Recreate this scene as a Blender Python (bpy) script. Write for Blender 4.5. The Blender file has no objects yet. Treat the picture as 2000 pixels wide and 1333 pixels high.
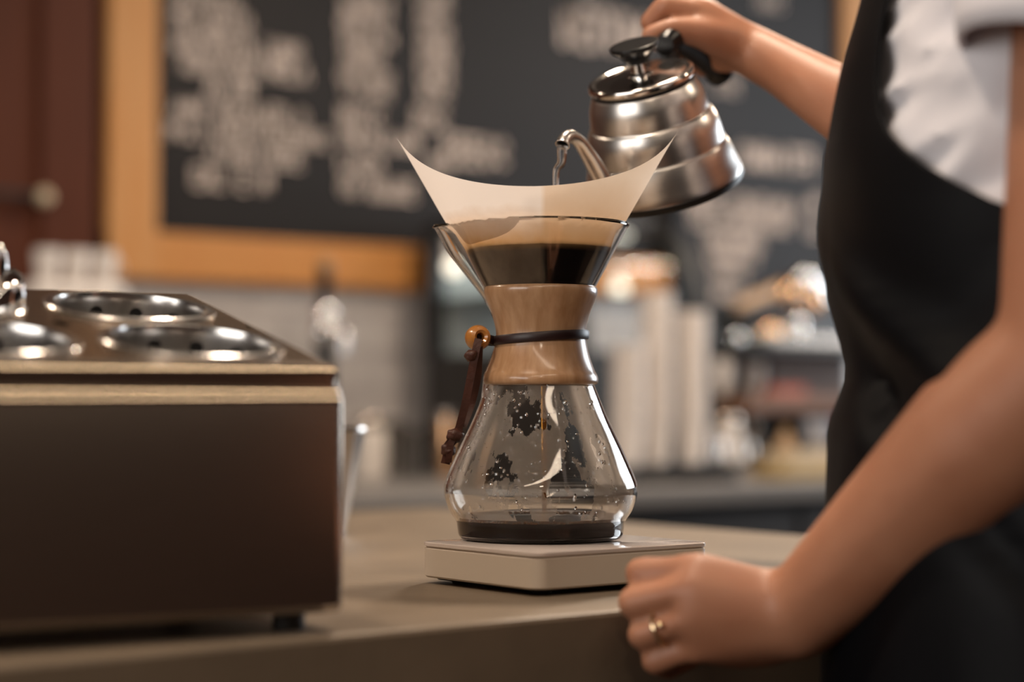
import bpy, bmesh, math, random
from mathutils import Vector, Matrix, noise
random.seed(7)
S = bpy.context.scene
COL = S.collection
PI = math.pi

# ------------------------------------------------------------------ camera
CZ = 1.03                      # camera height above the floor
FPX = 3800.0                   # focal length in pixels of the 2000 px wide frame
PITCH = math.atan(113.5 / FPX)
YAW = math.atan2(.618, .786)
FW = Vector((math.sin(YAW), math.cos(YAW), 0)); RT = Vector((math.cos(YAW), -math.sin(YAW), 0)); UP = Vector((0, 0, 1))
cd = bpy.data.cameras.new('camera'); cam = bpy.data.objects.new('camera', cd); COL.objects.link(cam)
cam.location = (0, 0, CZ); cam.rotation_euler = (PI / 2 + PITCH, 0, -YAW)
cd.sensor_width = 36; cd.lens = FPX / 2000 * 36; cd.clip_start = .05
cd.dof.use_dof = True; cd.dof.focus_distance = 1.275; cd.dof.aperture_fstop = 2.7
S.camera = cam

# ------------------------------------------------------------------ world, lights, exposure
S.view_settings.view_transform = 'Standard'; S.view_settings.look = 'None'
S.view_settings.exposure = -0.06; S.view_settings.gamma = 1; S.view_settings.use_curve_mapping = False
w = bpy.data.worlds.new('world'); S.world = w; w.use_nodes = True
w.node_tree.nodes['Background'].inputs[0].default_value = (.55, .62, .75, 1); w.node_tree.nodes['Background'].inputs[1].default_value = .5

def area(name, loc, target, sx, sy, power, col):
    d = bpy.data.lights.new(name, 'AREA'); d.shape = 'RECTANGLE'; d.size = sx; d.size_y = sy; d.energy = power; d.color = col
    o = bpy.data.objects.new(name, d); COL.objects.link(o); o.location = loc
    o.rotation_euler = (Vector(target) - Vector(loc)).to_track_quat('-Z', 'Y').to_euler(); return o
WARM = (1, .81, .63); DAY = (.86, .93, 1)
area('daylight_left', (-2.9, .6, 1.75), (0, .6, 1.55), 2.6, 1.5, 62, (1, .93, .86))
area('daylight_right', (5.4, 1.6, 1.75), (2, 1.4, 1.3), 1.9, 1.7, 85, DAY)
LAMPS = [(.2, .9, 2.4), (1.15, 1.25, 2.4), (2.35, 2.15, 2.3), (-.1, 2.6, 2.4), (-.9, -1.2, 2.4), (3.6, 2.3, 2.3), (2.4, 0.2, 2.4)]
LPOW = [12, 20, 24, 14, 8, 20, 8]

def at(px, py, d):
    x = (px - 1000) / FPX; y = (666.5 - py) / FPX
    r = RT * x + FW * math.cos(PITCH) + UP * math.sin(PITCH) + (UP * math.cos(PITCH) - FW * math.sin(PITCH)) * y
    return r * (d / r.dot(FW)) + Vector((0, 0, CZ))
def aty(px, py, Y):            # the point of that sight line on the plane y = Y of the room
    p = at(px, py, 1) - Vector((0, 0, CZ)); return p * (Y / p.y) + Vector((0, 0, CZ))
def cw(X, D, z): return RT * X + FW * D + Vector((0, 0, CZ + z))

# ------------------------------------------------------------------ materials
def mat(name, col, rough=.5, metal=0, var=0, scale=8, bump=0, bscale=60, stretch=(1, 1, 1), col2=None, **kw):
    m = bpy.data.materials.new(name); m.use_nodes = True; nt = m.node_tree; b = nt.nodes['Principled BSDF']
    b.inputs['Base Color'].default_value = (*col, 1); b.inputs['Roughness'].default_value = rough; b.inputs['Metallic'].default_value = metal
    for k, v in kw.items(): b.inputs[k.replace('_', ' ')].default_value = v
    if var or bump:
        tc = nt.nodes.new('ShaderNodeTexCoord'); mp = nt.nodes.new('ShaderNodeMapping'); mp.inputs['Scale'].default_value = stretch
        nt.links.new(tc.outputs['Object'], mp.inputs[0])
    if var:
        n = nt.nodes.new('ShaderNodeTexNoise'); n.inputs['Scale'].default_value = scale; n.inputs['Detail'].default_value = 5
        nt.links.new(mp.outputs[0], n.inputs['Vector'])
        r = nt.nodes.new('ShaderNodeValToRGB'); r.color_ramp.elements[0].position = .3; r.color_ramp.elements[1].position = .7
        c2 = col2 or tuple(c * (1 - var) for c in col)
        r.color_ramp.elements[0].color = (*c2, 1); r.color_ramp.elements[1].color = (*col, 1)
        nt.links.new(n.outputs['Fac'], r.inputs[0]); nt.links.new(r.outputs[0], b.inputs['Base Color'])
    if bump:
        n = nt.nodes.new('ShaderNodeTexNoise'); n.inputs['Scale'].default_value = bscale; n.inputs['Detail'].default_value = 3
        nt.links.new(mp.outputs[0], n.inputs['Vector'])
        bp = nt.nodes.new('ShaderNodeBump'); bp.inputs['Strength'].default_value = bump; bp.inputs['Distance'].default_value = .002
        nt.links.new(n.outputs['Fac'], bp.inputs['Height']); nt.links.new(bp.outputs[0], b.inputs['Normal'])
    return m
M = {}
M['wall'] = mat('brown_plaster', (.07, .019, .007), .75, var=.25, scale=2)
M['roomwall'] = mat('brown_wall', (.055, .023, .013), .8, var=.2, scale=2)
M['ceiling'] = mat('ceiling_paint', (.085, .06, .045), .9, var=.1, scale=2)
M['floor'] = mat('floor_planks', (.06, .036, .024), .5, var=.4, scale=3, stretch=(1, 12, 1))
M['tile'] = mat('glazed_tile', (.44, .41, .40), .25, var=.08, scale=3)
M['grout'] = mat('grout', (.30, .27, .26), .9, var=.2, scale=30)
M['board'] = mat('blackboard', (.0125, .0098, .0092), .55, var=.35, scale=2.2, Specular_IOR_Level=.2)
M['chalk'] = mat('chalk', (.74, .62, .55), .95, var=.3, scale=60)
M['pine'] = mat('pine_wood', (.48, .215, .055), .6, var=.35, scale=5, stretch=(9, 1, 1), col2=(.46, .19, .045))
M['pine_v'] = mat('pine_wood_upright', (.50, .25, .085), .6, var=.35, scale=5, stretch=(9, 1, 1), col2=(.48, .21, .055))
M['door'] = mat('brown_door', (.085, .021, .0075), .6, Specular_IOR_Level=.2, var=.2, scale=3, stretch=(6, 1, 1))
M['concrete'] = mat('concrete_top', (.205, .155, .108), .47, var=.28, scale=9, bump=.15, bscale=120)
M['darkwood'] = mat('dark_cabinet', (.020, .014, .011), .6, var=.3, scale=5)
M['greytop'] = mat('grey_worktop', (.17, .16, .155), .45, var=.2, scale=6)
M['steel'] = mat('brushed_steel', (.55, .47, .40), .27, 1, var=.12, scale=30, stretch=(1, 1, 40), bump=.03, bscale=200)
M['steel_top'] = mat('brushed_steel_top', (.46, .37, .29), .24, 1, var=.1, scale=60, stretch=(1, 30, 1), bump=.03, bscale=200)
M['polish'] = mat('polished_steel', (.78, .74, .70), .13, 1, var=.05, scale=20)
M['kettle'] = mat('satin_steel', (.60, .57, .54), .30, 1, var=.06, scale=30, stretch=(1, 1, 30))
M['highlight'] = mat('edge_highlight', (.95, .78, .58), .17, 1, var=.05, scale=20)  # warm tint of the highlight lines on the cutlery box
M['wellsteel'] = mat('well_steel', (.66, .64, .62), .22, 1, var=.1, scale=60, stretch=(30, 30, 1))
M['chrome'] = mat('chrome', (.8, .79, .78), .07, 1, var=.03, scale=10)
M['black'] = mat('black_plastic', (.006, .006, .007), .30, var=.2, scale=20, Specular_IOR_Level=.3)
M['blackmetal'] = mat('black_metal', (.012, .011, .011), .45, var=.2, scale=20)
M['hole'] = mat('dark_void', (.003, .002, .002), .9, var=.2, scale=20)
M['rubber'] = mat('rubber_foot', (.03, .025, .02), .6, var=.2, scale=20)
M['scalewhite'] = mat('white_plastic', (.66, .575, .48), .42, var=.05, scale=12)
M['scaletop'] = mat('clear_white_plate', (.68, .60, .56), .12, var=.04, scale=12, Coat_Weight=.6, Coat_Roughness=.05)
M['collar'] = mat('varnished_wood', (.50, .30, .165), .33, var=.5, scale=170, stretch=(1, 1, .16), col2=(.36, .19, .09), Coat_Weight=.55, Coat_Roughness=.12)
M['bead'] = mat('orange_wood_bead', (.46, .18, .035), .3, var=.3, scale=60, Coat_Weight=.6, Coat_Roughness=.1)
M['leather'] = mat('brown_leather', (.075, .022, .012), .5, var=.4, scale=90, bump=.2, bscale=300)
M['leather_dark'] = mat('dark_leather', (.022, .008, .008), .42, var=.3, scale=90)
M['coffee'] = mat('brewed_coffee', (.012, .0022, .0008),   .06, var=.2, scale=20, Specular_IOR_Level=.06)
M['slurry'] = mat('coffee_slurry', (.03, .012, .005), .5, var=.5, scale=150, bump=.5, bscale=300)
M['bubble'] = mat('coffee_bubbles', (.30, .13, .035), .1, var=.2, scale=90, Transmission_Weight=.5)
M['drip'] = mat('amber_drip', (.50, .20, .03), .05, var=.1, scale=90, Transmission_Weight=.6)
M['skin'] = mat('skin', (.385, .176, .10), .5, var=.22, scale=22, col2=(.33, .135, .072), bump=.12, bscale=420, Subsurface_Weight=.12, Subsurface_Scale=.01)
M['skin'].node_tree.nodes['Principled BSDF'].inputs['Subsurface Radius'].default_value = (1, .35, .2)
M['shirt'] = mat('white_cotton', (.76, .74, .78), .9, var=.06, scale=14, bump=.15, bscale=500)
M['apron'] = mat('black_apron', (.0030, .0031, .0042), .5, var=.3, scale=12, bump=.1, bscale=600, Specular_IOR_Level=.09)
M['trousers'] = mat('dark_trousers', (.012, .012, .016), .8, var=.2, scale=30)
M['hair'] = mat('dark_hair', (.03, .015, .008), .5, var=.4, scale=40)
M['gold'] = mat('ring_gold', (.85, .66, .42), .15, 1, var=.05, scale=20)
M['white'] = mat('white_ceramic', (.68, .63, .59), .35, var=.05, scale=8)
M['paper'] = mat('paper_cup', (.78, .71, .66), .7, var=.08, scale=8)
M['brownwood'] = mat('brown_wood', (.17, .078, .038), .55, var=.4, scale=6, stretch=(1, 8, 8))
M['red'] = mat('red_card', (.40, .09, .05), .6, var=.15, scale=20)
M['yellow'] = mat('yellow_tray', (.30, .19, .03), .5, var=.2, scale=8)
M['beige'] = mat('beige_card', (.60, .49, .34), .7, var=.12, scale=12)
M['bluegrey'] = mat('bluegrey_ceramic', (.32, .34, .40), .4, var=.1, scale=9)
M['pink'] = mat('pink_plastic', (.45, .08, .16), .5, var=.1, scale=9)
M['copper'] = mat('copper_metal', (.75, .45, .25), .18, 1, var=.1, scale=9)
M['casewall'] = mat('display_lining', (.50, .54, .51), .5, var=.25, scale=4)
M['tan'] = mat('tan_wood', (.42, .26, .13), .5, var=.3, scale=9, stretch=(1, 1, 8))

def glass(name, col=(1, 1, 1), rough=0, ior=1.45):
    m = bpy.data.materials.new(name); m.use_nodes = True; nt = m.node_tree; nt.nodes.remove(nt.nodes['Principled BSDF'])
    g = nt.nodes.new('ShaderNodeBsdfGlass'); g.inputs['Color'].default_value = (*col, 1); g.inputs['Roughness'].default_value = rough; g.inputs['IOR'].default_value = ior
    nt.links.new(g.outputs[0], nt.nodes['Material Output'].inputs[0]); return m
M['glass'] = glass('clear_glass', (.985, .975, .96))
M['water'] = glass('water', (1, 1, 1), 0, 1.33)
def thin_glass(name, tint, refl):
    m = bpy.data.materials.new(name); m.use_nodes = True; nt = m.node_tree; nt.nodes.remove(nt.nodes['Principled BSDF'])
    t = nt.nodes.new('ShaderNodeBsdfTransparent'); t.inputs[0].default_value = (*tint, 1)
    g = nt.nodes.new('ShaderNodeBsdfGlossy'); g.inputs['Roughness'].default_value = .03
    fr = nt.nodes.new('ShaderNodeFresnel'); fr.inputs[0].default_value = refl
    x = nt.nodes.new('ShaderNodeMixShader'); nt.links.new(fr.outputs[0], x.inputs[0]); nt.links.new(t.outputs[0], x.inputs[1]); nt.links.new(g.outputs[0], x.inputs[2])
    nt.links.new(x.outputs[0], nt.nodes['Material Output'].inputs[0]); return m
M['pane'] = thin_glass('window_pane', (.9, .93, .92), 1.5)
M['casepane'] = thin_glass('case_pane', (.93, .95, .94), 1.12)
M['tumbler'] = thin_glass('tumbler_glass', (.75, .74, .72), 1.6)
def emit(name, col, s):
    m = bpy.data.materials.new(name); m.use_nodes = True; nt = m.node_tree; b = nt.nodes['Principled BSDF']
    b.inputs['Base Color'].default_value = (*col, 1); b.inputs['Emission Color'].default_value = (*col, 1); b.inputs['Emission Strength'].default_value = s; return m
M['bulb'] = emit('lamp_bulb', (1, .72, .46), 30)
M['led'] = emit('led_spot', (1, .93, .78), 1.6)

def fog_material():
    m = bpy.data.materials.new('condensation'); m.use_nodes = True; nt = m.node_tree; nt.nodes.remove(nt.nodes['Principled BSDF'])
    L = nt.links.new; tc = nt.nodes.new('ShaderNodeTexCoord')
    mp = nt.nodes.new('ShaderNodeMapping'); mp.inputs['Scale'].default_value = (1, 1, .45); L(tc.outputs['Object'], mp.inputs[0])
    n = nt.nodes.new('ShaderNodeTexNoise'); n.inputs['Scale'].default_value = 38; n.inputs['Detail'].default_value = 6; n.inputs['Roughness'].default_value = .62; L(mp.outputs[0], n.inputs['Vector'])
    r = nt.nodes.new('ShaderNodeValToRGB'); r.color_ramp.elements[0].position = .475; r.color_ramp.elements[0].color = (.0, .0, .0, 1); r.color_ramp.elements[1].position = .49; r.color_ramp.elements[1].color = (.50, .50, .50, 1)
    L(n.outputs['Fac'], r.inputs[0])
    t = nt.nodes.new('ShaderNodeBsdfTransparent'); d = nt.nodes.new('ShaderNodeBsdfTranslucent'); d.inputs[0].default_value = (.8, .72, .64, 1)
    d2 = nt.nodes.new('ShaderNodeBsdfDiffuse'); d2.inputs[0].default_value = (.8, .72, .64, 1)
    a = nt.nodes.new('ShaderNodeMixShader'); a.inputs[0].default_value = .5; L(d.outputs[0], a.inputs[1]); L(d2.outputs[0], a.inputs[2])
    x = nt.nodes.new('ShaderNodeMixShader'); L(r.outputs[0], x.inputs[0]); L(t.outputs[0], x.inputs[1]); L(a.outputs[0], x.inputs[2])
    L(x.outputs[0], nt.nodes['Material Output'].inputs[0]); return m
M['fog'] = fog_material()

# ------------------------------------------------------------------ builders
PM = {}
def obj(name, bm, m, parent=None, smooth=True, world=False, loc=None, mods=None):
    me = bpy.data.meshes.new(name)
    if world and parent is not None: bm.transform(PM[parent.name].inverted())
    bmesh.ops.recalc_face_normals(bm, faces=bm.faces[:])
    if all(len(e.link_faces) == 2 for e in bm.edges) and bm.calc_volume(signed=True) < 0: bmesh.ops.reverse_faces(bm, faces=bm.faces[:])
    if smooth:
        for f in bm.faces: f.smooth = True
        for e in bm.edges:
            if len(e.link_faces) == 2 and e.calc_face_angle(0) > .7: e.smooth = False
    bm.to_mesh(me); bm.free(); me.materials.append(M[m] if isinstance(m, str) else m)
    o = bpy.data.objects.new(name, me); COL.objects.link(o)
    if loc is not None: o.location = loc
    if parent is not None: o.parent = parent; PM[o.name] = PM[parent.name]
    else: PM[o.name] = Matrix.Translation(loc) if loc is not None else Matrix()
    return o
def tag(o, label, cat, group=None, kind=None):
    o['label'] = label; o['category'] = cat
    if group: o['group'] = group
    if kind: o['kind'] = kind
    return o
def thing(name, label, cat, loc, rotz=0, group=None, matrix=None):
    o = bpy.data.objects.new(name, None); COL.objects.link(o); o.empty_display_size = .05
    mw = matrix if matrix is not None else Matrix.Translation(loc) @ Matrix.Rotation(rotz, 4, 'Z')
    o.matrix_world = mw; PM[o.name] = mw.copy()
    return tag(o, label, cat, group)
def struct(name, bm, m, label, cat, smooth=False):
    o = obj(name, bm, m, smooth=smooth); return tag(o, label, cat, None, 'structure')
def box(bm, x0, x1, y0, y1, z0, z1, bev=0, seg=2):
    b = bmesh.new(); vs = [b.verts.new((x, y, z)) for x in (x0, x1) for y in (y0, y1) for z in (z0, z1)]
    for q in ((0, 1, 3, 2), (4, 6, 7, 5), (0, 4, 5, 1), (2, 3, 7, 6), (0, 2, 6, 4), (1, 5, 7, 3)): b.faces.new([vs[i] for i in q])
    if bev: bmesh.ops.bevel(b, geom=b.edges[:], offset=bev, segments=seg, affect='EDGES', profile=.5)
    me = bpy.data.meshes.new('t'); b.to_mesh(me); b.free(); bm.from_mesh(me); bpy.data.meshes.remove(me); return bm
def bx(*a, **k): return box(bmesh.new(), *a, **k)
def grid(bm, rings, close_u=True, cap0=False, cap1=False):
    V = [[bm.verts.new(p) for p in r] for r in rings]; n = len(rings[0])
    for i in range(len(V) - 1):
        for j in range(n if close_u else n - 1):
            bm.faces.new((V[i][j], V[i][(j + 1) % n], V[i + 1][(j + 1) % n], V[i + 1][j]))
    if cap0: bm.faces.new(V[0][::-1])
    if cap1: bm.faces.new(V[-1])
    return V
def lathe(prof, seg=48, c=(0, 0, 0), cap0=True, cap1=True, bm=None, a0=0, a1=2 * PI, fn=None):
    bm = bm or bmesh.new(); full = abs(a1 - a0 - 2 * PI) < 1e-6; n = seg if full else seg + 1
    rings = []
    for r, z in prof:
        row = []
        for j in range(n):
            t = a0 + (a1 - a0) * j / seg; rr = fn(r, z, t) if fn else r
            row.append((c[0] + rr * math.cos(t), c[1] + rr * math.sin(t), c[2] + z))
        rings.append(row)
    grid(bm, rings, full, cap0 and full, cap1 and full); return bm
def spline(pts, n=8):
    P = [Vector(p) for p in pts]; P = [P[0] * 2 - P[1]] + P + [P[-1] * 2 - P[-2]]; out = []
    for i in range(1, len(P) - 2):
        for k in range(n):
            t = k / n; a, b, c, d = P[i - 1:i + 3]
            out.append(.5 * ((2 * b) + (c - a) * t + (2 * a - 5 * b + 4 * c - d) * t * t + (3 * b - a - 3 * c + d) * t ** 3))
    return out + [P[-2]]
def prof_spline(pts, n=6): return [(v.x, v.y) for v in spline([(r, z, 0) for r, z in pts], n)]
def tube(pts, rad, seg=12, bm=None, cap=True, flat=None):
    bm = bm or bmesh.new(); P = [Vector(p) for p in pts]; n = len(P)
    R_ = rad if isinstance(rad, (list, tuple)) else [rad] * n
    if len(R_) != n: R_ = [R_[0] + (R_[-1] - R_[0]) * i / (n - 1) if len(R_) == 2 else R_[min(len(R_) - 1, int(i / (n - 1) * (len(R_) - 1)))] for i in range(n)]
    t = (P[1] - P[0]).normalized(); nn = t.orthogonal().normalized(); rings = []
    for i in range(n):
        t = (P[min(i + 1, n - 1)] - P[max(i - 1, 0)]).normalized(); nn = (nn - t * nn.dot(t)).normalized(); bb = t.cross(nn)
        k = flat or 1
        rings.append([P[i] + (nn * math.cos(2 * PI * j / seg) + bb * math.sin(2 * PI * j / seg) * k) * R_[i] for j in range(seg)])
    grid(bm, rings, True, cap, cap); return bm
def ball(bm, c, r, sub=2, sc=(1, 1, 1)):
    return bmesh.ops.create_icosphere(bm, subdivisions=sub, radius=r, matrix=Matrix.Translation(c) @ Matrix.Diagonal((*sc, 1)))['verts']
def hull(bm, balls, sub=2):
    b = bmesh.new()
    for c, r in balls: ball(b, c, r, sub)
    h = bmesh.ops.convex_hull(b, input=b.verts[:])
    bmesh.ops.delete(b, geom=[g for g in h['geom_interior'] if isinstance(g, bmesh.types.BMVert)], context='VERTS')
    me = bpy.data.meshes.new('t'); b.to_mesh(me); b.free(); bm.from_mesh(me); bpy.data.meshes.remove(me)
def chain(bm, pts):
    for a, b in zip(pts, pts[1:]): hull(bm, [a, b], 3 if max(a[1], b[1]) > .015 else 2)
def remesh(o, voxel, smooth_it=6):
    m = o.modifiers.new('r', 'REMESH'); m.mode = 'VOXEL'; m.voxel_size = voxel; m.use_smooth_shade = True
    s = o.modifiers.new('s', 'SMOOTH'); s.iterations = smooth_it; s.factor = .5
    bpy.context.view_layer.update(); dg = bpy.context.evaluated_depsgraph_get()
    me = bpy.data.meshes.new_from_object(o.evaluated_get(dg)); o.modifiers.clear(); old = o.data; nm = old.name; o.data = me; bpy.data.meshes.remove(old); me.name = nm
    for p in me.polygons: p.use_smooth = True
    if not me.materials: me.materials.append(None)

# ------------------------------------------------------------------ room
CT = CZ - .1215                # counter top height
BT = CZ - .15                  # back counter top height
WY = 3.4                       # back wall
X0, X1, Y0 = -3.0, 5.5, -3.0; H = 2.9
struct('floor', bx(X0, X1, Y0, WY, -.05, 0), 'floor', 'dark brown plank floor of the coffee bar', 'floor')
struct('ceiling', bx(X0, X1, Y0, WY, H, H + .05), 'ceiling', 'dim beige ceiling above the coffee bar', 'ceiling')
wall = struct('wall_back', bx(X0, X1, WY, WY + .1, 0, H), 'wall', 'brown back wall behind the chalkboard', 'wall')
def wall_hole(name, x, y0, y1, z0, z1, lab):
    bm = bmesh.new(); box(bm, x, x + .1, Y0, y0, 0, H); box(bm, x, x + .1, y1, WY, 0, H); box(bm, x, x + .1, y0, y1, 0, z0); box(bm, x, x + .1, y0, y1, z1, H)
    struct(name, bm, 'roomwall', lab, 'wall')
wall_hole('wall_left', X0 - .1, -.8, 2.0, .95, 2.55, 'brown side wall with a wide daylight window')
wall_hole('wall_right', X1, .6, 2.6, .85, 2.65, 'brown side wall with a daylight window beyond the back counter')
struct('wall_front', bx(X0, X1, Y0 - .1, Y0, 0, H), 'roomwall', 'plain brown wall facing the chalkboard', 'wall')
for i, (x, y0, y1, z0, z1) in enumerate(((X0 - .06, -.8, 2.0, .95, 2.55), (X1 + .04, .6, 2.6, .85, 2.65))):
    bm = bmesh.new(); ym = (y0 + y1) / 2
    for a, b, c, d in ((y0, y1, z0, z0 + .06), (y0, y1, z1 - .06, z1), (y0, y0 + .06, z0, z1), (y1 - .06, y1, z0, z1), (ym - .03, ym + .03, z0, z1)): box(bm, x, x + .04, a, b, c, d)
    o = struct('window_%d' % (i + 1), bm, 'darkwood', ['dark framed window in the left side wall', 'dark framed window in the right side wall'][i], 'window')
    obj('pane', bx(x + .015, x + .02, y0 + .05, ym - .02, z0 + .05, z1 - .05), 'pane', o, False); obj('pane', bx(x + .015, x + .02, ym + .02, y1 - .05, z0 + .05, z1 - .05), 'pane', o, False)
# pendant lamps: each carries its own light
pend = ['above the steel cutlery box', 'above the glass coffee maker', 'above the display case', 'above the tiled wall', 'near the plain brown wall', 'above the wooden shelf rack', 'above the barista']
for (x, y, z), pw, wh in zip(LAMPS, LPOW, pend):
    t = thing('pendant_lamp', 'black metal pendant lamp hanging ' + wh, 'lamp', (x, y, z), group='pendant lamps under the ceiling')
    obj('cord', tube([(0, 0, .11), (0, 0, H - z)], .004, 8), 'black', t)
    obj('lamp_shade', lathe([(.02, .13), (.03, .11), (.11, .0), (.113, 0), (.035, .118), (.02, .135)], 40, cap0=False, cap1=False), 'blackmetal', t)
    bm = bmesh.new(); ball(bm, (0, 0, .03), .035, 3); obj('bulb', bm, 'bulb', t)
    d = bpy.data.lights.new('pendant_light', 'AREA'); d.shape = 'DISK'; d.size = .2; d.energy = pw; d.color = WARM
    o = bpy.data.objects.new('pendant_light', d); COL.objects.link(o); o.location = (0, 0, -.012); o.parent = t

t = thing('added_linear_lamp', 'long black linear lamp added for highlights along the service counter', 'lamp', (.2, -.35, 2.35))  # unseen lamp, added to draw long highlights along the steel box edges
obj('housing', bx(-1.7, 1.7, -.10, .10, .01, .06, bev=.006), 'blackmetal', t, False)
for sx in (-1.4, 1.4): obj('hanger', tube([(sx, 0, .06), (sx, 0, H - 2.35)], .003, 8), 'black', t)
obj('diffuser', bx(-1.68, 1.68, -.09, .09, .004, .012), 'white', t, False)
d = bpy.data.lights.new('added_linear_light', 'AREA'); d.shape = 'RECTANGLE'; d.size = 3.3; d.size_y = .16; d.energy = 18; d.color = WARM
o = bpy.data.objects.new('added_linear_light', d); COL.objects.link(o); o.location = (0, 0, -.002); o.parent = t

# tiles between the back counter and the chalkboard
zb = aty(500, 557, WY).z
tx0 = aty(215, 560, WY).x; nx, nz = 17, 5; tw = .152; th = (zb + .03 - BT) / nz
proto = None
for i in range(nz):
    for j in range(nx):
        x = tx0 + j * tw - (tw / 2 if i % 2 else 0) + tw / 2
        if proto is None:
            proto = obj('tile', bx(-tw / 2 + .0018, tw / 2 - .0018, -.004, .004, -th / 2 + .0018, th / 2 - .0018, bev=.0015, seg=1), 'tile', wall, False); o = proto
        else:
            o = proto.copy(); COL.objects.link(o); o.parent = wall
        o.location = (x, WY - .006, BT + th * (i + .5))
obj('grout_bed', bx(tx0 - tw / 2, tx0 + nx * tw, WY - .006, WY, BT, zb + .03), 'grout', wall, False)

# door on the left of the chalkboard
dx1 = aty(196, 400, WY).x
d = struct('door_1', bx(dx1 - .9, dx1 - .03, WY - .03, WY, 0, 2.1, bev=.004), 'door', 'reddish brown door beside the chalkboard', 'door')
p = aty(86, 385, WY - .07)
h = obj('handle', lathe([(.0, 0), (.011, .0), (.011, .02), (.008, .03), (.0, .04)], 20, cap0=False, cap1=False), 'blackmetal', d); h.location = (p.x - .005, WY - .03, p.z); h.rotation_euler = (PI / 2, 0, 0); PM[h.name] = Matrix()
bm = tube([(p.x - .16, WY - .07, p.z + .004), (p.x, WY - .07, p.z)], .007, 12)
obj('lever', bm, 'blackmetal', d)
bm = bmesh.new(); ball(bm, (p.x, WY - .072, p.z), .016, 3); obj('knob', bm, 'beige', d)
obj('stile', bx(dx1 - .14, dx1 - .03, WY - .042, WY - .03, 0, 2.1, bev=.003), 'door', d, False)

# ------------------------------------------------------------------ chalkboard
bl = aty(207, 400, WY - .03).x; br = aty(1692, 100, WY - .03).x; bw = .092; bz1 = 2.3
cb = thing('chalkboard', 'large framed black chalkboard menu covered in white chalk writing', 'chalkboard', (0, WY, zb))
WB = WY - .02
obj('panel', bx(bl + .02, br - .02, WB, WY - .001, zb + .02, bz1 - .02), 'board', cb, False, True)
obj('frame_rail', bx(bl, br, WY - .04, WY - .002, zb, zb + bw, bev=.004), 'pine', cb, False, True)
obj('frame_rail', bx(bl, br, WY - .04, WY - .002, bz1 - bw, bz1, bev=.004), 'pine', cb, False, True)
obj('frame_stile', bx(bl, bl + bw + .012, WY - .042, WY - .002, zb + .001, bz1 - .001, bev=.004), 'pine_v', cb, False, True)
obj('frame_stile', bx(br - bw, br, WY - .042, WY - .002, zb + .001, bz1 - .001, bev=.004), 'pine_v', cb, False, True)
GL = {'M': [[(0, 0), (0, 1), (.5, .3), (1, 1), (1, 0)]], 'E': [[(1, 0), (0, 0), (0, 1), (1, 1)], [(0, .5), (.8, .5)]], 'T': [[(0, 1), (1, 1)], [(.5, 1), (.5, 0)]],
      'I': [[(.5, 0), (.5, 1)]], 'N': [[(0, 0), (0, 1), (1, 0), (1, 1)]]}
SCR = [[[(0, 0), (0, 1), (.8, .9), (.9, .6), (0, .5), (.9, 0)]], [[(.9, .8), (.5, 1), (.1, .7), (.1, .3), (.5, 0), (.9, .2)]], [[(0, 0), (.45, 1), (.9, 0)], [(.2, .4), (.7, .4)]],
       [[(0, 1), (0, 0), (.9, 0)]], [[(0, 0), (0, 1), (.9, 0), (.9, 1)]], [[(.5, 0), (.1, .3), (.1, .7), (.5, 1), (.9, .7), (.9, .3), (.5, 0)]], GL['T'], GL['E']]
def chalk_line(x0, x1, ya, yb, word=None, dens=.62, lw=None):
    a = aty(x0, yb, WB); b = aty(x1, ya + (x1 - x0) * .045, WB); hh = aty(x0, ya, WB).z - a.z
    z0 = a.z; n = len(word) if word else max(2, int((b.x - a.x) / (hh * dens))); cwid = (b.x - a.x) / n; lw = lw or hh * .095
    bm = bmesh.new()
    for i in range(n):
        if not word and n > 6 and random.random() < .08: continue
        for st in (GL[word[i]] if word else random.choice(SCR)):
            pts = [Vector((a.x + cwid * (i + .1 + .74 * u), WB - .0012, z0 + hh * v + random.uniform(-.03, .03) * hh)) for u, v in st]
            for p, q in zip(pts, pts[1:]):
                t = (q - p).normalized(); nrm = Vector((-t.z, 0, t.x)) * lw; e = t * lw * .6
                vs = [bm.verts.new(k) for k in (p - e - nrm, q + e - nrm, q + e + nrm, p - e + nrm)]; bm.faces.new(vs)
    r = bmesh.ops.extrude_face_region(bm, geom=bm.faces[:]); bmesh.ops.translate(bm, verts=[g for g in r['geom'] if isinstance(g, bmesh.types.BMVert)], vec=(0, .001, 0))
    obj('chalk_line', bm, 'chalk', cb, False, True)['kind'] = 'stuff'
LINES = [(340, 470, -25, 6), (338, 510, 8, 38), (338, 512, 42, 70), (336, 512, 74, 102), (336, 508, 106, 134), (520, 592, 78, 110), (522, 606, 116, 150), (402, 494, 148, 186), (334, 402, 192, 224), (424, 600, 198, 232),
         (326, 410, 236, 268), (420, 645, 238, 270), (388, 590, 278, 310), (376, 530, 324, 362),
         (812, 880, -20, 6), (816, 876, 12, 38), (816, 880, 44, 70), (816, 886, 76, 102), (818, 882, 108, 134), (820, 884, 140, 166), (822, 878, 170, 198),
         (664, 750, 206, 240), (810, 874, 212, 250), (664, 820, 250, 282), (868, 992, 266, 314), (664, 750, 300, 334), (836, 884, 306, 334), (664, 830, 346, 380),
         (1390, 1442, 146, 176), (1440, 1604, 282, 332), (1340, 1560, 376, 406), (1350, 1545, 412, 440), (1376, 1490, 452, 480), (1384, 1480, 488, 514), (1390, 1458, 524, 550), (1394, 1450, 560, 586), (1578, 1606, 380, 410), (1578, 1604, 430, 460), (1480, 1530, -20, 10)]
LINES += [(664 + (k % 2) * 4, 768 - (k % 3) * 4, -22 + k * 26, 1 + k * 26) for k in range(8)]
for l in LINES:
    if not (l[0] > 1330 and l[2] > 360): chalk_line(*l)
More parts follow.
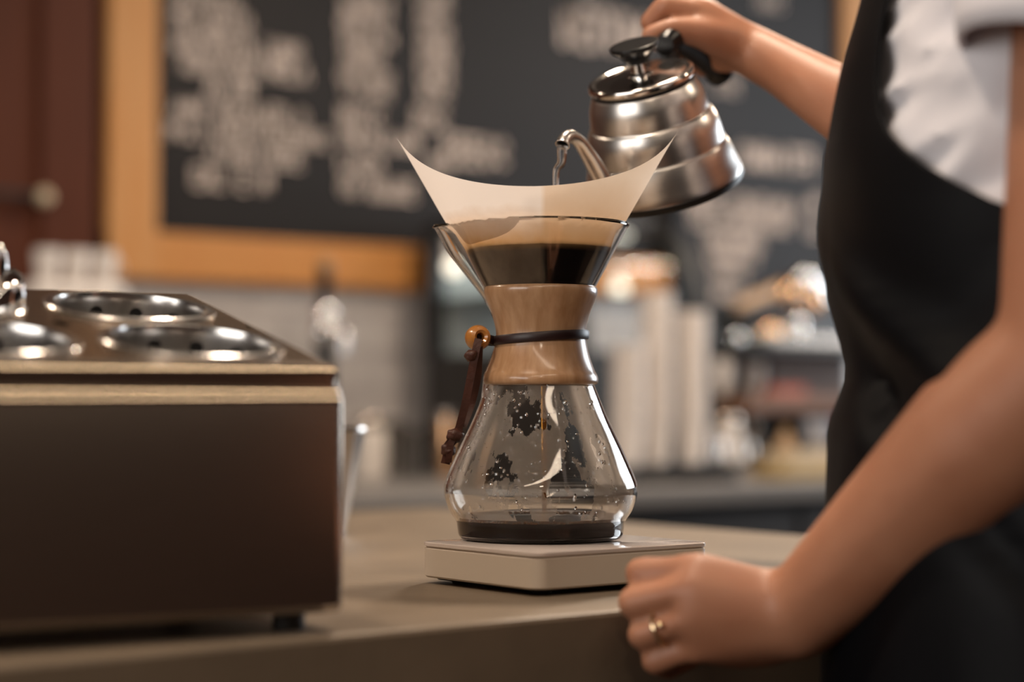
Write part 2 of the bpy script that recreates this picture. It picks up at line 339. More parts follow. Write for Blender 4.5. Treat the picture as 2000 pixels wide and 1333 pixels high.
LAST = [l for l in LINES if l[0] > 1330 and l[2] > 360]
mpn = thing('menu_panel', 'small frameless black chalk panel hung right of the display case', 'menu board', (0, WY, zb - .1))
WB2 = WY - .062; pa_ = aty(1318, 664, WB2); pb_ = aty(1760, 356, WB2)
obj('panel', bx(pa_.x, pb_.x, WB2, WY - .044, pa_.z, pb_.z, bev=.003), 'board', mpn, False, True)
cb_, WB_ = cb, WB; cb, WB = mpn, WB2
for l in LAST: chalk_line(*l)
cb, WB = cb_, WB_
chalk_line(1098, 1262, 12, 82, 'METTIN', lw=.009)

# ------------------------------------------------------------------ counters
UY0, UY1, VX1 = .8455, 1.767, 1.28
c = thing('service_counter', 'long beige concrete topped counter carrying the glass coffee maker', 'counter', (0, 1.3, 0))
obj('worktop', bx(-2.2, VX1, UY0, UY1, CT - .07, CT, bev=.003), 'concrete', c, False, True)
obj('cabinet', bx(-2.15, VX1 - .05, UY0 + .05, UY1 - .05, 0, CT - .07), 'darkwood', c, False, True)
c = thing('back_counter', 'dark cabinet with grey worktop along the tiled wall', 'counter', (3, 2.9, 0))
obj('worktop', bx(.6, 5.2, 2.42, WY - .01, BT - .03, BT, bev=.003), 'greytop', c, False, True)
obj('cabinet', bx(.62, 5.18, 2.47, WY - .01, .08, BT - .03), 'darkwood', c, False, True)
for k in range(7):
    x = .66 + k * .645; dd = obj('cabinet_door', bx(x, x + .63, 2.45, 2.47, .12, BT - .05, bev=.004), 'darkwood', c, False, True)
    obj('handle', tube([(x + .25, 2.43, BT - .12), (x + .38, 2.43, BT - .12)], .006, 8), 'steel', dd, True, True)

# ------------------------------------------------------------------ steel cutlery box
RB = -.14
t = thing('cutlery_box', 'brushed steel cutlery dispenser with sloping top and perforated round wells', 'cutlery holder', (.562, .860, CT), RB)
BW, zf, zbk, zlo = .47, .139, .1875, .0105; cr = .050; cgap = .012
BD = 4 * cr + .016; slope = (zbk - zf) / BD
def topz(y): return zf + slope * y
# wells (x is to the left of the right edge)
wells = [(-cr - cgap - i * (2 * cr + .012), cr + .005 + j * (2 * cr + .001)) for i in range(4) for j in range(2)]
cs = 1 / math.hypot(1, slope)
# body: front, sides, back with a rounded top front edge
bm = bmesh.new()
prof = [(0.012, zlo), (0.0, zlo + .004), (0.0, zf - .022)]
sec = [(BD, zlo), (-.002, zlo), (-.006, zlo + .004), (-.006, zf - .0188), (-.0047, zf - .0158), (-.0040, zf - .0156), (-.0040, zf - .0150), (-.0026, zf - .0118), (.0012, zf - .0112), (.0012, zf - .0046), (-.0008, zf - .0042), (-.0010, zf - .0036), (.0006, zf - .0002), (.0022, zf + .0003), (.008, topz(.008)), (BD - .003, topz(BD) - .001), (BD, topz(BD) - .004)]
def side(x, ins): return [(x, y + (ins if y < BD / 2 else -ins), z - (ins if z > zf - .004 else 0)) for y, z in sec]
rings = [side(-BW, .003), side(-BW + .003, 0), side(-.006, 0), side(-.002, .0012), side(0, .004)]
shell = bmesh.new(); n = len(sec)
Vv = [[shell.verts.new(p) for p in r] for r in rings]
for i in range(len(Vv) - 1):
    for j in range(n):
        if i == 1 and j == n - 3: continue            # sloping top is a plate of its own with openings
        shell.faces.new((Vv[i][j], Vv[i][(j + 1) % n], Vv[i + 1][(j + 1) % n], Vv[i + 1][j]))
shell.faces.new(Vv[0][::-1]); shell.faces.new(Vv[-1])
obj('body', shell, 'steel', t)
# top plate with round openings: square cells around each well
bm = bmesh.new(); tp = lambda x, y: (x, y, topz(y))
xs = [wells[2 * i][0] for i in range(4)]; xe = [-.006] + [(xs[i] + xs[i + 1]) / 2 for i in range(3)] + [-BW + .003]
ye = [.008, (wells[0][1] + wells[1][1]) / 2, BD - .003]
for i in range(4):
    for j in range(2):
        cx, cy = wells[2 * i + j]; xa, xb, ya, yb = xe[i + 1], xe[i], ye[j], ye[j + 1]; N = 48; inner = []; outer = []
        for k in range(N):
            a = 2 * PI * k / N; dx, dy = math.cos(a), math.sin(a)
            s = min((xb - cx) / dx if dx > 1e-6 else (xa - cx) / dx if dx < -1e-6 else 9, (yb - cy) / dy if dy > 1e-6 else (ya - cy) / dy if dy < -1e-6 else 9)
            rr = min(cr - .008, s * .97)
            inner.append(bm.verts.new(tp(cx + dx * rr, cy + dy * rr * cs))); outer.append(bm.verts.new(tp(cx + dx * s, cy + dy * s)))
        for k in range(N): bm.faces.new((inner[k], inner[(k + 1) % N], outer[(k + 1) % N], outer[k]))
obj('top_plate', bm, 'steel_top', t, True)
tilt = Matrix.Rotation(math.atan(slope), 4, 'X')
wellprof = [(cr - .0005, .0002), (cr, .0012), (cr - .0008, .0020), (cr - .0045, .0018), (cr - .0060, .0026), (cr - .0072, .0022), (cr - .0078, .0), (cr - .008, -.004), (cr - .0085, -.085), (.004, -.09)]
for wi, (cx, cy) in enumerate(wells):
    b = lathe(wellprof, 64, cap0=False, cap1=True); b.transform(Matrix.Translation(tp(cx, cy)) @ tilt)
    wl = obj('well', b, 'wellsteel', t)
    for zz, sh in ((-.0100, 0), (-.034, .5)):
        for k in range(11):
            a = 2 * PI * (k + sh) / 11; b = lathe([(.0001, 0), (.0038, 0), (.0038, .0005), (.0001, .0005)], 16, cap0=False, cap1=False)
            b.transform(Matrix.Translation(tp(cx, cy)) @ tilt @ Matrix.Rotation(a, 4, 'Z') @ Matrix.Translation((cr - .0081 - .0008 + zz * .006, 0, zz)) @ Matrix.Rotation(PI / 2, 4, 'Y'))
            obj('drain_hole', b, 'hole', wl)
for x in (-.012 - .008, -BW + .03):
    for y in (.022, BD - .03):
        obj('foot', lathe([(.0085, 0), (.0088, .001), (.0085, zlo + .002)], 24, (x, y, 0)), 'rubber', t)
for y0_, z0_, ln in ((-.0016, zf - .0042, .0046), (-.0067, zf - .0190, .0034), (-.0048, zf - .0154, .0042)):  # strips curved and tinted to make the bright highlight lines on the edges
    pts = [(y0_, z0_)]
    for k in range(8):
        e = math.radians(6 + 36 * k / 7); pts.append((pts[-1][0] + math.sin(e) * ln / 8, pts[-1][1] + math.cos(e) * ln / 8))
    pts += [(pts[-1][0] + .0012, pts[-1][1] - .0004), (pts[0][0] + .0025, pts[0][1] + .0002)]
    bm = bmesh.new(); grid(bm, [[(x, y, z) for y, z in pts] for x in (-BW + .002, -.0035)], True, True, True); obj('highlight_strip', bm, 'highlight', t)
# teaspoons standing in the back well at the left
bxm = Matrix.Translation((.562, .860, CT)) @ Matrix.Rotation(RB, 4, 'Z')
cx, cy = wells[3]
spl = [(.022, -.012, .052, .3, -.1), (.030, .004, .030, .5, .1), (.012, .010, .058, .1, .3), (.004, -.02, .046, .0, -.3), (-.012, .004, .055, -.3, .2), (.034, -.012, .030, .55, -.25), (.028, .016, .044, .4, .3), (.036, .002, .038, .5, .0)]
for i, (ax, ay, hz, lx, ly) in enumerate(spl):
    top = Vector(tp(cx, cy)) + Vector((ax + .009, ay, hz - .018)); bot = Vector(tp(cx, cy)) + Vector((ax * .3, ay * .4, -.07))
    ts = thing('teaspoon', 'polished steel teaspoon standing bowl up in a cutlery box well', 'spoon', (0, 0, 0), 0, 'teaspoons in the cutlery box', Matrix.Translation(bxm @ bot))
    dr = (bxm.to_3x3() @ (top - bot)); L = dr.length
    q = Vector((0, 0, 1)).rotation_difference(dr.normalized()).to_matrix().to_4x4() @ Matrix.Rotation(i * 1.3, 4, 'Z')
    b = tube([(0, 0, 0), (0, 0, L * .5), (0, .001, L - .035)], [.0035, .0022, .0026], 10, flat=.6); b.transform(q); obj('stem', b, 'chrome', ts)
    b = bmesh.new(); ball(b, (0, 0, L - .016), 1, 3, (.0105, .0045, .017))
    for v in b.verts:
        if v.co.y > 0: v.co.y *= -.45
    b.transform(q); obj('bowl', b, 'chrome', ts)

# steel tumbler behind the box
p = at(620, 1050, 1.75); p.z = CT
b = lathe([(.022, .0), (.0245, .001), (.043, .092), (.0445, .093), (.0445, .095), (.042, .094), (.0235, .004), (.0, .003)], 48, cap0=True, cap1=False)
t2 = thing('steel_tumbler', 'flared steel mixing tumbler on the counter behind the cutlery box', 'tumbler', p)
obj('cup', b, 'kettle', t2); obj('rim', lathe([(.0430, .0935), (.0452, .0945), (.0450, .0962), (.0430, .0955)], 48, cap0=False, cap1=False), 'polish', t2)

# ------------------------------------------------------------------ scale, coffee maker
K = 1 / 2892.0
CHX = at(1056, 1052, 1.314); ST = CZ - .0942
CHX.z = ST
SH = .0232; sx0, sy0 = None, None
pn = at(1049, 1079, 1.195); pn.z = 0
sx0, sy0 = pn.x, pn.y; SL, SR = .124, .147
t = thing('coffee_scale', 'white square digital coffee scale with clear top plate', 'scale', (sx0 + SR / 2, sy0 + SL / 2, CT))
def rrect(x0, x1, y0, y1, r, z, n=8):
    out = []
    for cx, cy, a in ((x1 - r, y1 - r, 0), (x0 + r, y1 - r, PI / 2), (x0 + r, y0 + r, PI), (x1 - r, y0 + r, 1.5 * PI)):
        for k in range(n + 1): out.append((cx + r * math.cos(a + PI / 2 * k / n), cy + r * math.sin(a + PI / 2 * k / n), z))
    return out
zs = ST - CT
def slab(x0, x1, y0, y1, r, z0, z1, e):
    bm = bmesh.new(); grid(bm, [rrect(x0 + e, x1 - e, y0 + e, y1 - e, r, z0), rrect(x0, x1, y0, y1, r, z0 + e), rrect(x0, x1, y0, y1, r, z1 - e), rrect(x0 + e, x1 - e, y0 + e, y1 - e, r, z1)], True, True, True); return bm
hx, hy = SR / 2, SL / 2
obj('housing', slab(-hx, hx, -hy, hy, .009, .004, zs - .0032, .0012), 'scalewhite', t)
obj('top_plate', slab(-hx - .0004, hx + .0004, -hy - .0004, hy + .0004, .0092, zs - .003, zs, .0006), 'scaletop', t)
obj('base_plate', slab(-hx + .006, hx - .006, -hy + .006, hy - .006, .008, .0025, .005, .0005), 'black', t)
for x in (-1, 1):
    for y in (-1, 1): obj('foot', lathe([(.006, 0), (.0065, .001), (.006, .003)], 20, (x * (hx - .02), y * (hy - .02), 0)), 'rubber', t)

t = thing('pour_over_carafe', 'hourglass glass coffee maker with wooden collar and leather tie', 'coffee maker', CHX)
Rc = RT; camx = lambda v: v
SPA = math.atan2((-RT + FW * .12).y, (-RT + FW * .12).x)      # direction of the pouring groove
def spout(r, z, th):
    d = (th - SPA + PI) % (2 * PI) - PI; zz = z / K
    if zz < 270: return r
    amp = 40 if zz > 560 else 16 + 24 * max(0, (zz - 470) / 90) if zz > 470 else 16
    if zz < 320: amp *= (zz - 270) / 50
    wd = .20 if zz > 470 else .24
    return r + amp * K * math.exp(-(d / wd) ** 2)
outer = [(0, 0), (120, 0), (150, 1.5), (159, 7), (162, 20), (165, 36), (178, 56), (187, 82), (188.5, 96), (185, 117), (162, 170), (131, 235), (106, 297), (86, 345), (72, 385), (70, 400), (76, 425), (92, 460), (107, 490), (140, 552), (167, 603), (173, 609)]
po = prof_spline(outer, 5)[1:]
TH = 6.5
pin = []
for i, (r, z) in enumerate(po):
    a = po[max(i - 1, 0)]; b = po[min(i + 1, len(po) - 1)]; tx, tz = b[0] - a[0], b[1] - a[1]; L = math.hypot(tx, tz) or 1
    pin.append((max(r - TH * tz / L, 1), z + TH * tx / L))
prof = [(r * K, z * K) for r, z in po] + [((po[-1][0] + .5) * K, (po[-1][1] + 3) * K), ((po[-1][0] - 3) * K, (po[-1][1] + 6) * K)] + [(r * K, z * K) for r, z in pin[::-1]]
obj('glass_body', lathe(prof, 128, fn=spout), 'glass', t)
def inner_r(zpx):
    for (r0, z0), (r1, z1) in zip(pin, pin[1:]):
        if z0 <= zpx <= z1: return r0 + (r1 - r0) * (zpx - z0) / (z1 - z0 + 1e-9)
    return pin[-1][0]
CAMA = math.atan2(-FW.y, -FW.x)
fogp = [(inner_r(z) * K - .0006, z * K) for z in range(46, 300, 6)]
o = obj('condensation', lathe(fogp, 96, cap0=False, cap1=False, a0=CAMA - 1.75, a1=CAMA + 1.75), 'fog', t); o['kind'] = 'stuff'
# droplets running down the glass
b = bmesh.new()
for _ in range(420):
    z = random.uniform(60, 290); a = random.uniform(0, 2 * PI); r = inner_r(z) * K - .0004; s = random.uniform(.0003, .0011)
    ball(b, (r * math.cos(a), r * math.sin(a), z * K), s, 1, (1, 1, random.uniform(.9, 1.8)))
o = obj('droplets', b, 'glass', t); o['kind'] = 'stuff'
# wooden collar in two halves
colp = [(100, 490), (104, 493), (109, 491), (111.5, 484), (110, 474), (104, 458), (96, 438), (90, 415), (88, 398), (90, 380), (96, 355), (105, 330), (111, 318), (112.5, 309), (110.5, 302), (104, 300)]
cin = [(108, 302), (93, 340), (78, 385), (76, 400), (82, 425), (97, 458)]
cp = [(r * K, z * K) for r, z in prof_spline(colp, 4)] + [(r * K, z * K) for r, z in prof_spline(cin, 4)]
for a0, a1 in ((SPA + .26, SPA + PI - .01), (SPA + PI + .01, SPA + 2 * PI - .26)):
    bm = bmesh.new(); rings = []
    for j in range(65):
        a = a0 + (a1 - a0) * j / 64; rings.append([(r * math.cos(a), r * math.sin(a), z) for r, z in cp])
    grid(bm, rings, True, True, True); obj('collar_half', bm, 'collar', t)
# leather tie round the waist
ring = []
tieh = lambda a: (394 - 6 * math.sin(a - SPA)) * K
fx = lambda X, D, z: (RT * X + FW * D + Vector((0, 0, z)))
for k in range(73):
    a = SPA + .30 + (2 * PI - .60) * k / 72; rr = 91.5 * K
    ring.append(Vector((rr * math.cos(a), rr * math.sin(a), 392 * K + .0022 * math.cos(a - SPA) * -1)))
bc = RT * (-122 * K) + FW * -.014 + Vector((0, 0, 391 * K))      # the bead
path = [bc + Vector((0, 0, .001))] + ring + [bc - Vector((0, 0, .002))]
tie = thing  # (no name clash)
bm = bmesh.new(); pth = spline(path, 3); rg = []
for i, p in enumerate(pth):
    tg = (pth[min(i + 1, len(pth) - 1)] - pth[max(i - 1, 0)]).normalized(); up = Vector((0, 0, 1)); up = (up - tg * up.dot(tg)).normalized(); sd = tg.cross(up)
    rg.append([p + up * u * .0031 + sd * s * .0013 for u, s in ((1, .5), (.6, 1), (-.6, 1), (-1, .5), (-1, -.5), (-.6, -1), (.6, -1), (1, -.5))])
grid(bm, rg, True, True, True); tie = obj('leather_tie', bm, 'leather_dark', t)
bm = bmesh.new(); rings = []
axd = (RT * .35 - FW * .9 + UP * .1).normalized(); e1 = axd.orthogonal().normalized(); e2 = axd.cross(e1)
for r, h in [(.0028, -.0055), (.0045, -.007), (.0068, -.006), (.0082, -.003), (.0085, 0), (.0082, .003), (.0068, .006), (.0045, .007), (.0028, .0055), (.0026, 0)]:
    rings.append([bc + axd * h + (e1 * math.cos(2 * PI * k / 28) + e2 * math.sin(2 * PI * k / 28)) * r for k in range(28)])
rings.append(rings[0]); grid(bm, rings, True); o = obj('bead', bm, 'bead', tie); o['label'] = 'round orange wooden bead'
def strap(pts, wdt, name, par, m='leather', thick=.0012, look=None):
    P = spline(pts, 6); bm = bmesh.new(); rg = []
    for i, p in enumerate(P):
        tg = (P[min(i + 1, len(P) - 1)] - P[max(i - 1, 0)]).normalized(); sd = tg.cross(look or FW).normalized(); nn = sd.cross(tg)
        rg.append([p + sd * wdt + nn * thick, p + sd * wdt - nn * thick, p - sd * wdt - nn * thick, p - sd * wdt + nn * thick])
    grid(bm, rg, True, True, True); return obj(name, bm, m, par)
q = lambda px, py, dd=0: RT * ((px - 1056) * K) + FW * dd + UP * ((1052 - py) * K)
strap([q(936, 664, -.022), q(930, 690, -.023), q(922, 730, -.022), q(910, 790, -.02), q(898, 836, -.018)], .0026, 'tie_tail', tie)
strap([q(938, 668, -.019), q(937, 700, -.018), q(934, 740, -.012), q(922, 790, -.008), q(906, 834, -.014)], .0022, 'tie_tail', tie)
strap([q(899, 836, -.018), q(888, 856, -.018), q(876, 872, -.018), q(876, 886, -.018), q(872, 904, -.018)], .0030, 'tie_end', tie, thick=.0018)
strap([q(896, 850, -.020), q(884, 862, -.021), q(880, 884, -.021), q(878, 900, -.02)], .0022, 'tie_end', tie, thick=.0018)
def knot(px, py, dd, s, nm):
    bm = bmesh.new(); ball(bm, q(px, py, dd), s, 3, (1.0, 1.0, .8))
    for v in bm.verts: v.co += (v.co - q(px, py, dd)) * .35 * noise.noise(v.co * 260)
    obj(nm, bm, 'leather', tie)
knot(922, 696, -.022, .0048, 'knot'); knot(890, 850, -.018, .0060, 'knot'); knot(877, 878, -.018, .0050, 'knot')

# brewed coffee in the bottom
cz = 39
cpf = [(.001, 6.9 * K)] + [((inner_r(z) + 1.6) * K, z * K) for z in (6.9, 8, 12, 18, 26, cz)] + [(.001, cz * K)]
t3 = thing('brewed_coffee', 'dark red brown coffee pooled in the bottom of the glass carafe', 'coffee', CHX)
obj('liquid', lathe(cpf, 96, cap0=False, cap1=False), 'coffee', t3)
b = bmesh.new()
for _ in range(520):
    a = random.uniform(0, 2 * PI); s = random.uniform(.0004, .0017); rr = inner_r(cz) * K - .001 - abs(random.gauss(0, .004)); ball(b, (rr * math.cos(a), rr * math.sin(a), cz * K + s * .4), s, 1)
o = obj('froth', b, 'bubble', t3); o['kind'] = 'stuff'
tag(obj('coffee_drip', tube([(.002, -.001, 388 * K), (.003, 0, 300 * K), (.0032, 0, 150 * K), (.003, 0, (cz - 2) * K)], [.0026, .0022, .0018, .0016], 10), 'drip', loc=CHX), 'thin amber thread of coffee dripping inside the carafe', 'coffee drip')

# filter paper
def filter_material():
    m = bpy.data.materials.new('filter_paper'); m.use_nodes = True; nt = m.node_tree; L = nt.links.new; b = nt.nodes['Principled BSDF']; b.inputs['Roughness'].default_value = .8
    tc = nt.nodes.new('ShaderNodeTexCoord'); sp = nt.nodes.new('ShaderNodeSeparateXYZ'); L(tc.outputs['Object'], sp.inputs[0])
    n = nt.nodes.new('ShaderNodeTexNoise'); n.inputs['Scale'].default_value = 55; n.inputs['Detail'].default_value = 6; L(tc.outputs['Object'], n.inputs['Vector'])
    def math_(op, a, bb):
        k = nt.nodes.new('ShaderNodeMath'); k.operation = op
        for i, v in enumerate((a, bb)):
            if isinstance(v, (int, float)): k.inputs[i].default_value = v
            else: L(v, k.inputs[i])
        return k.outputs[0]
    def ramp(v, a, c1, bb, c2):
        r = nt.nodes.new('ShaderNodeValToRGB'); e = r.color_ramp.elements; e[0].position = a; e[0].color = (*c1, 1); e[1].position = bb; e[1].color = (*c2, 1); L(v, r.inputs[0]); return r
    def mix(f, a, bb):
        k = nt.nodes.new('ShaderNodeMix'); k.data_type = 'RGBA'; L(f, k.inputs[0])
        for i, v in ((6, a), (7, bb)):
            if isinstance(v, tuple): k.inputs[i].default_value = (*v, 1)
            else: L(v, k.inputs[i])
        return k.outputs[2]
    # side: 0 = three folded layers, 1 = the single wet layer (object x runs along the camera's right)
    sidev = ramp(math_('ADD', math_('MULTIPLY', sp.outputs[0], 12), .5), .485, (0, 0, 0), .53, (1, 1, 1)).outputs[0]
    nz = math_('MULTIPLY', math_('SUBTRACT', n.outputs['Fac'], .5), .012)
    zz = math_('ADD', sp.outputs[2], nz)
    zs_ = math_('DIVIDE', zz, .30)
    wet_lo = .1955 / .30
    tanl = ramp(zs_, .196 / .3, (.56, .31, .11), .220 / .3, (.90, .84, .80)).outputs[0]
    tanr = ramp(zs_, .196 / .3, (.60, .37, .18), .240 / .3, (.88, .78, .68)).outputs[0]
    dry = mix(sidev, tanl, tanr)
    nl = ramp(n.outputs['Fac'], .35, (.15, .105, .07), .7, (.25, .18, .125)).outputs[0]
    nr = ramp(n.outputs['Fac'], .35, (.008, .004, .002), .7, (.020, .009, .005)).outputs[0]
    wet = mix(sidev, nl, nr)
    f = ramp(math_('DIVIDE', math_('ADD', sp.outputs[2], math_('MULTIPLY', nz, .25)), .3), .1925 / .3, (0, 0, 0), .1985 / .3, (1, 1, 1)).outputs[0]
    c = mix(f, wet, dry); L(c, b.inputs['Base Color'])
    tr = nt.nodes.new('ShaderNodeBsdfTranslucent'); L(c, tr.inputs[0]); mx = nt.nodes.new('ShaderNodeMixShader'); mx.inputs[0].default_value = .45
    L(b.outputs[0], mx.inputs[1]); L(tr.outputs[0], mx.inputs[2]); L(mx.outputs[0], nt.nodes['Material Output'].inputs[0])
    bp = nt.nodes.new('ShaderNodeBump'); bp.inputs['Strength'].default_value = .12; bp.inputs['Distance'].default_value = .002; L(n.outputs['Fac'], bp.inputs['Height']); L(bp.outputs[0], b.inputs['Normal'])
    return m
M['filter'] = filter_material()
ZA, SM = 314, 408
bm = bmesh.new(); N = 144; rows = []
for i in range(41):
    row = []
    for j in range(N):
        th = 2 * PI * j / N           # 0 = +x local; front (camera) is -y
        ph = (th + PI / 2) / 2 % PI   # unrolled angle, 0 at the front fold
        rho1 = SM / max(abs(math.cos(ph)), abs(math.sin(ph))) ** .88 * (1 + .012 * math.cos(th))
        rho = 75 + (rho1 - 75) * i / 40
        r = rho * .5; z = ZA + rho * .866
        if z < 612: r = min(r, inner_r(z) - 2.2)
        else:
            r *= 1 - .0
        fold = 1.2 * math.exp(-((abs((th + PI / 2 + PI) % (2 * PI) - PI)) / .03) ** 2)
        wob = 1.2 * noise.noise(Vector((math.cos(th) * 2, math.sin(th) * 2, z * .01))) if z > 620 else 0
        r += wob - fold
        row.append(((r * math.cos(th) - (10 if z > 612 else 10 * max(0, (z - 560) / 52) if z > 560 else 0)) * K, r * math.sin(th) * K, z * K))
    rows.append(row)
grid(bm, rows, True)
fo = obj('paper_filter', bm, 'filter'); fo.location = CHX; fo.rotation_euler = (0, 0, -YAW)
tag(fo, 'pointed white paper filter cone soaked with coffee', 'paper filter')
sl = 570
tag(obj('coffee_slurry', lathe([(.001, (sl - 150) * K), (inner_r(sl - 150) * .5 * K, (sl - 150) * K), ((min((sl - ZA) / .866 * .5, inner_r(sl)) - 5) * K, sl * K), (.001, (sl + 1) * K)], 64, cap0=False, cap1=False), 'slurry', loc=CHX), 'dark wet coffee grounds inside the paper filter', 'coffee grounds')

# ------------------------------------------------------------------ kettle
av = (RT * -.26 - FW * .43 + UP).normalized(); hv = (RT * .26 + FW * .43).normalized(); xh = (hv - av * hv.dot(av)).normalized(); yh = av.cross(xh)
KB = at(1299, 365, 1.45)
KM = Matrix(((xh.x, yh.x, av.x, KB.x), (xh.y, yh.y, av.y, KB.y), (xh.z, yh.z, av.z, KB.z), (0, 0, 0, 1)))
t = thing('gooseneck_kettle', 'brushed steel gooseneck kettle tilted and pouring over the filter', 'kettle', None, matrix=KM)
kp = prof_spline([(.0545, .0), (.0575, .0008), (.0592, .003), (.0590, .0065), (.0572, .013), (.0545, .023), (.0525, .0285), (.0512, .0305), (.0506, .036), (.0492, .046), (.0462, .0535), (.0446, .0555), (.0440, .060), (.0425, .069), (.0395, .0765), (.0378, .0795)], 5)
obj('body', lathe([(.001, .001), (.05, .001)] + kp, 96, cap1=False), 'kettle', t)
obj('base_ring', lathe([(.053, -.002), (.0585, -.0018), (.0600, .001), (.0597, .0035), (.0588, .0040)], 96, cap0=False, cap1=False), 'blackmetal', t)
obj('collar', lathe([(.0375, .0785), (.0385, .079), (.0386, .0815), (.037, .082)], 80, cap0=False, cap1=False), 'blackmetal', t)
lid = obj('lid', lathe(prof_spline([(.0382, .0815), (.0395, .0825), (.0398, .0850), (.0388, .0872), (.0365, .0876), (.0345, .0868), (.030, .0872), (.020, .0884), (.010, .0890), (.001, .0890)], 4), 80, cap0=False), 'polish', t)
obj('knob_stem', lathe([(.010, .0885), (.0105, .0895), (.0065, .0905), (.0055, .097), (.0075, .099)], 32, cap0=False), 'chrome', lid)
obj('knob', lathe(prof_spline([(.001, .0965), (.0075, .097), (.0095, .100), (.0125, .104), (.0168, .1072), (.0182, .1095), (.0180, .1110), (.0168, .1116), (.001, .1118)], 4), 48, cap0=False), 'black', lid)
sp = spline([(-.050, 0, .016), (-.066, .002, .018), (-.078, .004, .030), (-.0835, .006, .046), (-.088, .008, .060), (-.094, .009, .0715), (-.102, .010, .0780), (-.110, .010, .0790), (-.1155, .010, .0765)], 6)
n = len(sp); rad = [.0088 - .0042 * min(1, i / (n * .62)) for i in range(n)]; rad[-1] += .0007; rad[-2] += .0003
b = tube(sp, rad, 20, cap=False); spo = obj('spout', b, 'kettle', t); m_ = spo.modifiers.new('s', 'SOLIDIFY'); m_.thickness = .0006; m_.offset = -1
hp = spline([(.046, 0, .0955), (.055, 0, .0965), (.068, 0, .0945), (.085, 0, .085), (.105, 0, .071), (.122, 0, .056), (.134, 0, .0445)], 5)
n = len(hp); obj('handle', tube(hp, [.0075 + .0022 * math.sin(PI * .9 * i / n) + (.0022 if i > n - 4 else 0) for i in range(n)], 20, flat=1.15), 'black', t)
obj('handle_bracket', tube(spline([(.054, 0, .094), (.0535, 0, .085), (.049, 0, .077), (.043, 0, .068)], 4), .0042, 12, flat=1.8), 'blackmetal', t)
tip = KM @ Vector((-.1165, .010, .0750)); wend = at(1086, 392, 1.335)
tag(obj('water_stream', tube(spline([tip + UP * .001, tip + Vector((0, 0, -.006)) + (wend - tip) * .12, tip + (wend - tip) * .45 + RT * -.0022, wend], 6), [.0037, .0018], 12), 'water'), 'clear thread of water falling from the kettle spout', 'water')

# ------------------------------------------------------------------ barista
XC, DC = .30, 1.115
Fv = (RT * -.99 + FW * .12).normalized(); Lv = Vector((Fv.y, -Fv.x, 0)) * -1
if Lv.dot(FW) > 0: Lv = -Lv
def sil(z):
    T = [(-.4, .186), (-.2, .184), (-.08, .188), (-.05, .188), (-.02, .189), (-.006, .192), (.006, .198), (.017, .199), (.038, .195), (.064, .188), (.087, .185), (.11, .186), (.139, .188), (.168, .193), (.197, .199), (.226, .208), (.27, .22), (.33, .24), (.40, .27)]
    for (a, x), (b, y) in zip(T, T[1:]):
        if a <= z <= b: return x + (y - x) * (z - a) / (b - a)
    return T[0][1] if z < T[0][0] else T[-1][1]
def bwid(z):
    T = [(-.6, .165), (-.2, .164), (-.08, .157), (.01, .140), (.09, .152), (.2, .165), (.30, .168), (.35, .14), (.40, .06)]
    for (a, x), (b, y) in zip(T, T[1:]):
        if a <= z <= b: return x + (y - x) * (z - a) / (b - a)
    return T[0][1] if z < T[0][0] else T[-1][1]
TC = cw(XC, DC, 0)
def torso_pt(z, phi, off=0):
    a = XC - sil(z) + off; b = bwid(z) + off
    if abs(phi) > PI / 2: a = max(.1, .105 - abs(z) * .05) + off
    return TC + Fv * (a * math.cos(phi)) + Lv * (b * math.sin(phi)) + UP * z
person = thing('person', 'person in white t-shirt and black apron pouring water from a kettle', 'person', cw(XC, DC, -CZ))
bm = bmesh.new()
# torso, neck, head, legs
for z0, z1 in ((-.2, -.06), (-.06, .02), (.02, .12), (.12, .24), (.24, .29)):
    hull(bm, [(TC + Lv * s * (bwid(z) - .075) + UP * z + Fv * ((XC - sil(z)) * .5 - .045), .055) for s in (-1, 1) for z in (z0, z1)] + [(TC + Lv * s * (bwid(z) - .09) - Fv * .035 + UP * z, .055) for s in (-1, 1) for z in (z0, z1)])
hd = TC + Fv * .07 + UP * .56
chain(bm, [(TC - Fv * .01 + UP * .30, .05), (TC + Fv * .015 + UP * .42, .048), (hd - UP * .05, .055)])
hull(bm, [(hd + UP * .03 - Fv * .02, .083), (hd + UP * .02 + Fv * .02, .075), (hd - UP * .085 + Fv * .065, .022), (hd - UP * .05, .055)])
hull(bm, [(hd + Fv * .098 + UP * .01, .008), (hd + Fv * .118 - UP * .022, .010), (hd + Fv * .09 - UP * .025, .013)])
chain(bm, [(hd + Fv * .089 - UP * .058 + Lv * -.02, .008), (hd + Fv * .097 - UP * .057, .009), (hd + Fv * .089 - UP * .058 + Lv * .02, .008)])
for s in (-1, 1):
    chain(bm, [(hd + Lv * s * .083 + UP * .015 - Fv * .01, .012), (hd + Lv * s * .083 - UP * .025 - Fv * .005, .009)])
    chain(bm, [(hd + Lv * s * .05 + Fv * .075 + UP * .03, .012), (hd + Lv * s * .015 + Fv * .09 + UP * .03, .010)])
    hip = TC + Lv * s * .085 + UP * -.2; kn = TC + Lv * s * .095 + UP * -.56 + Fv * .01; an = TC + Lv * s * .10 - UP * (CZ - .085) - Fv * .02
    chain(bm, [(hip, .066), (kn, .048), (an, .034)]); chain(bm, [(an - UP * .035 - Fv * .02, .038), (an - UP * .055 + Fv * .13, .028)])
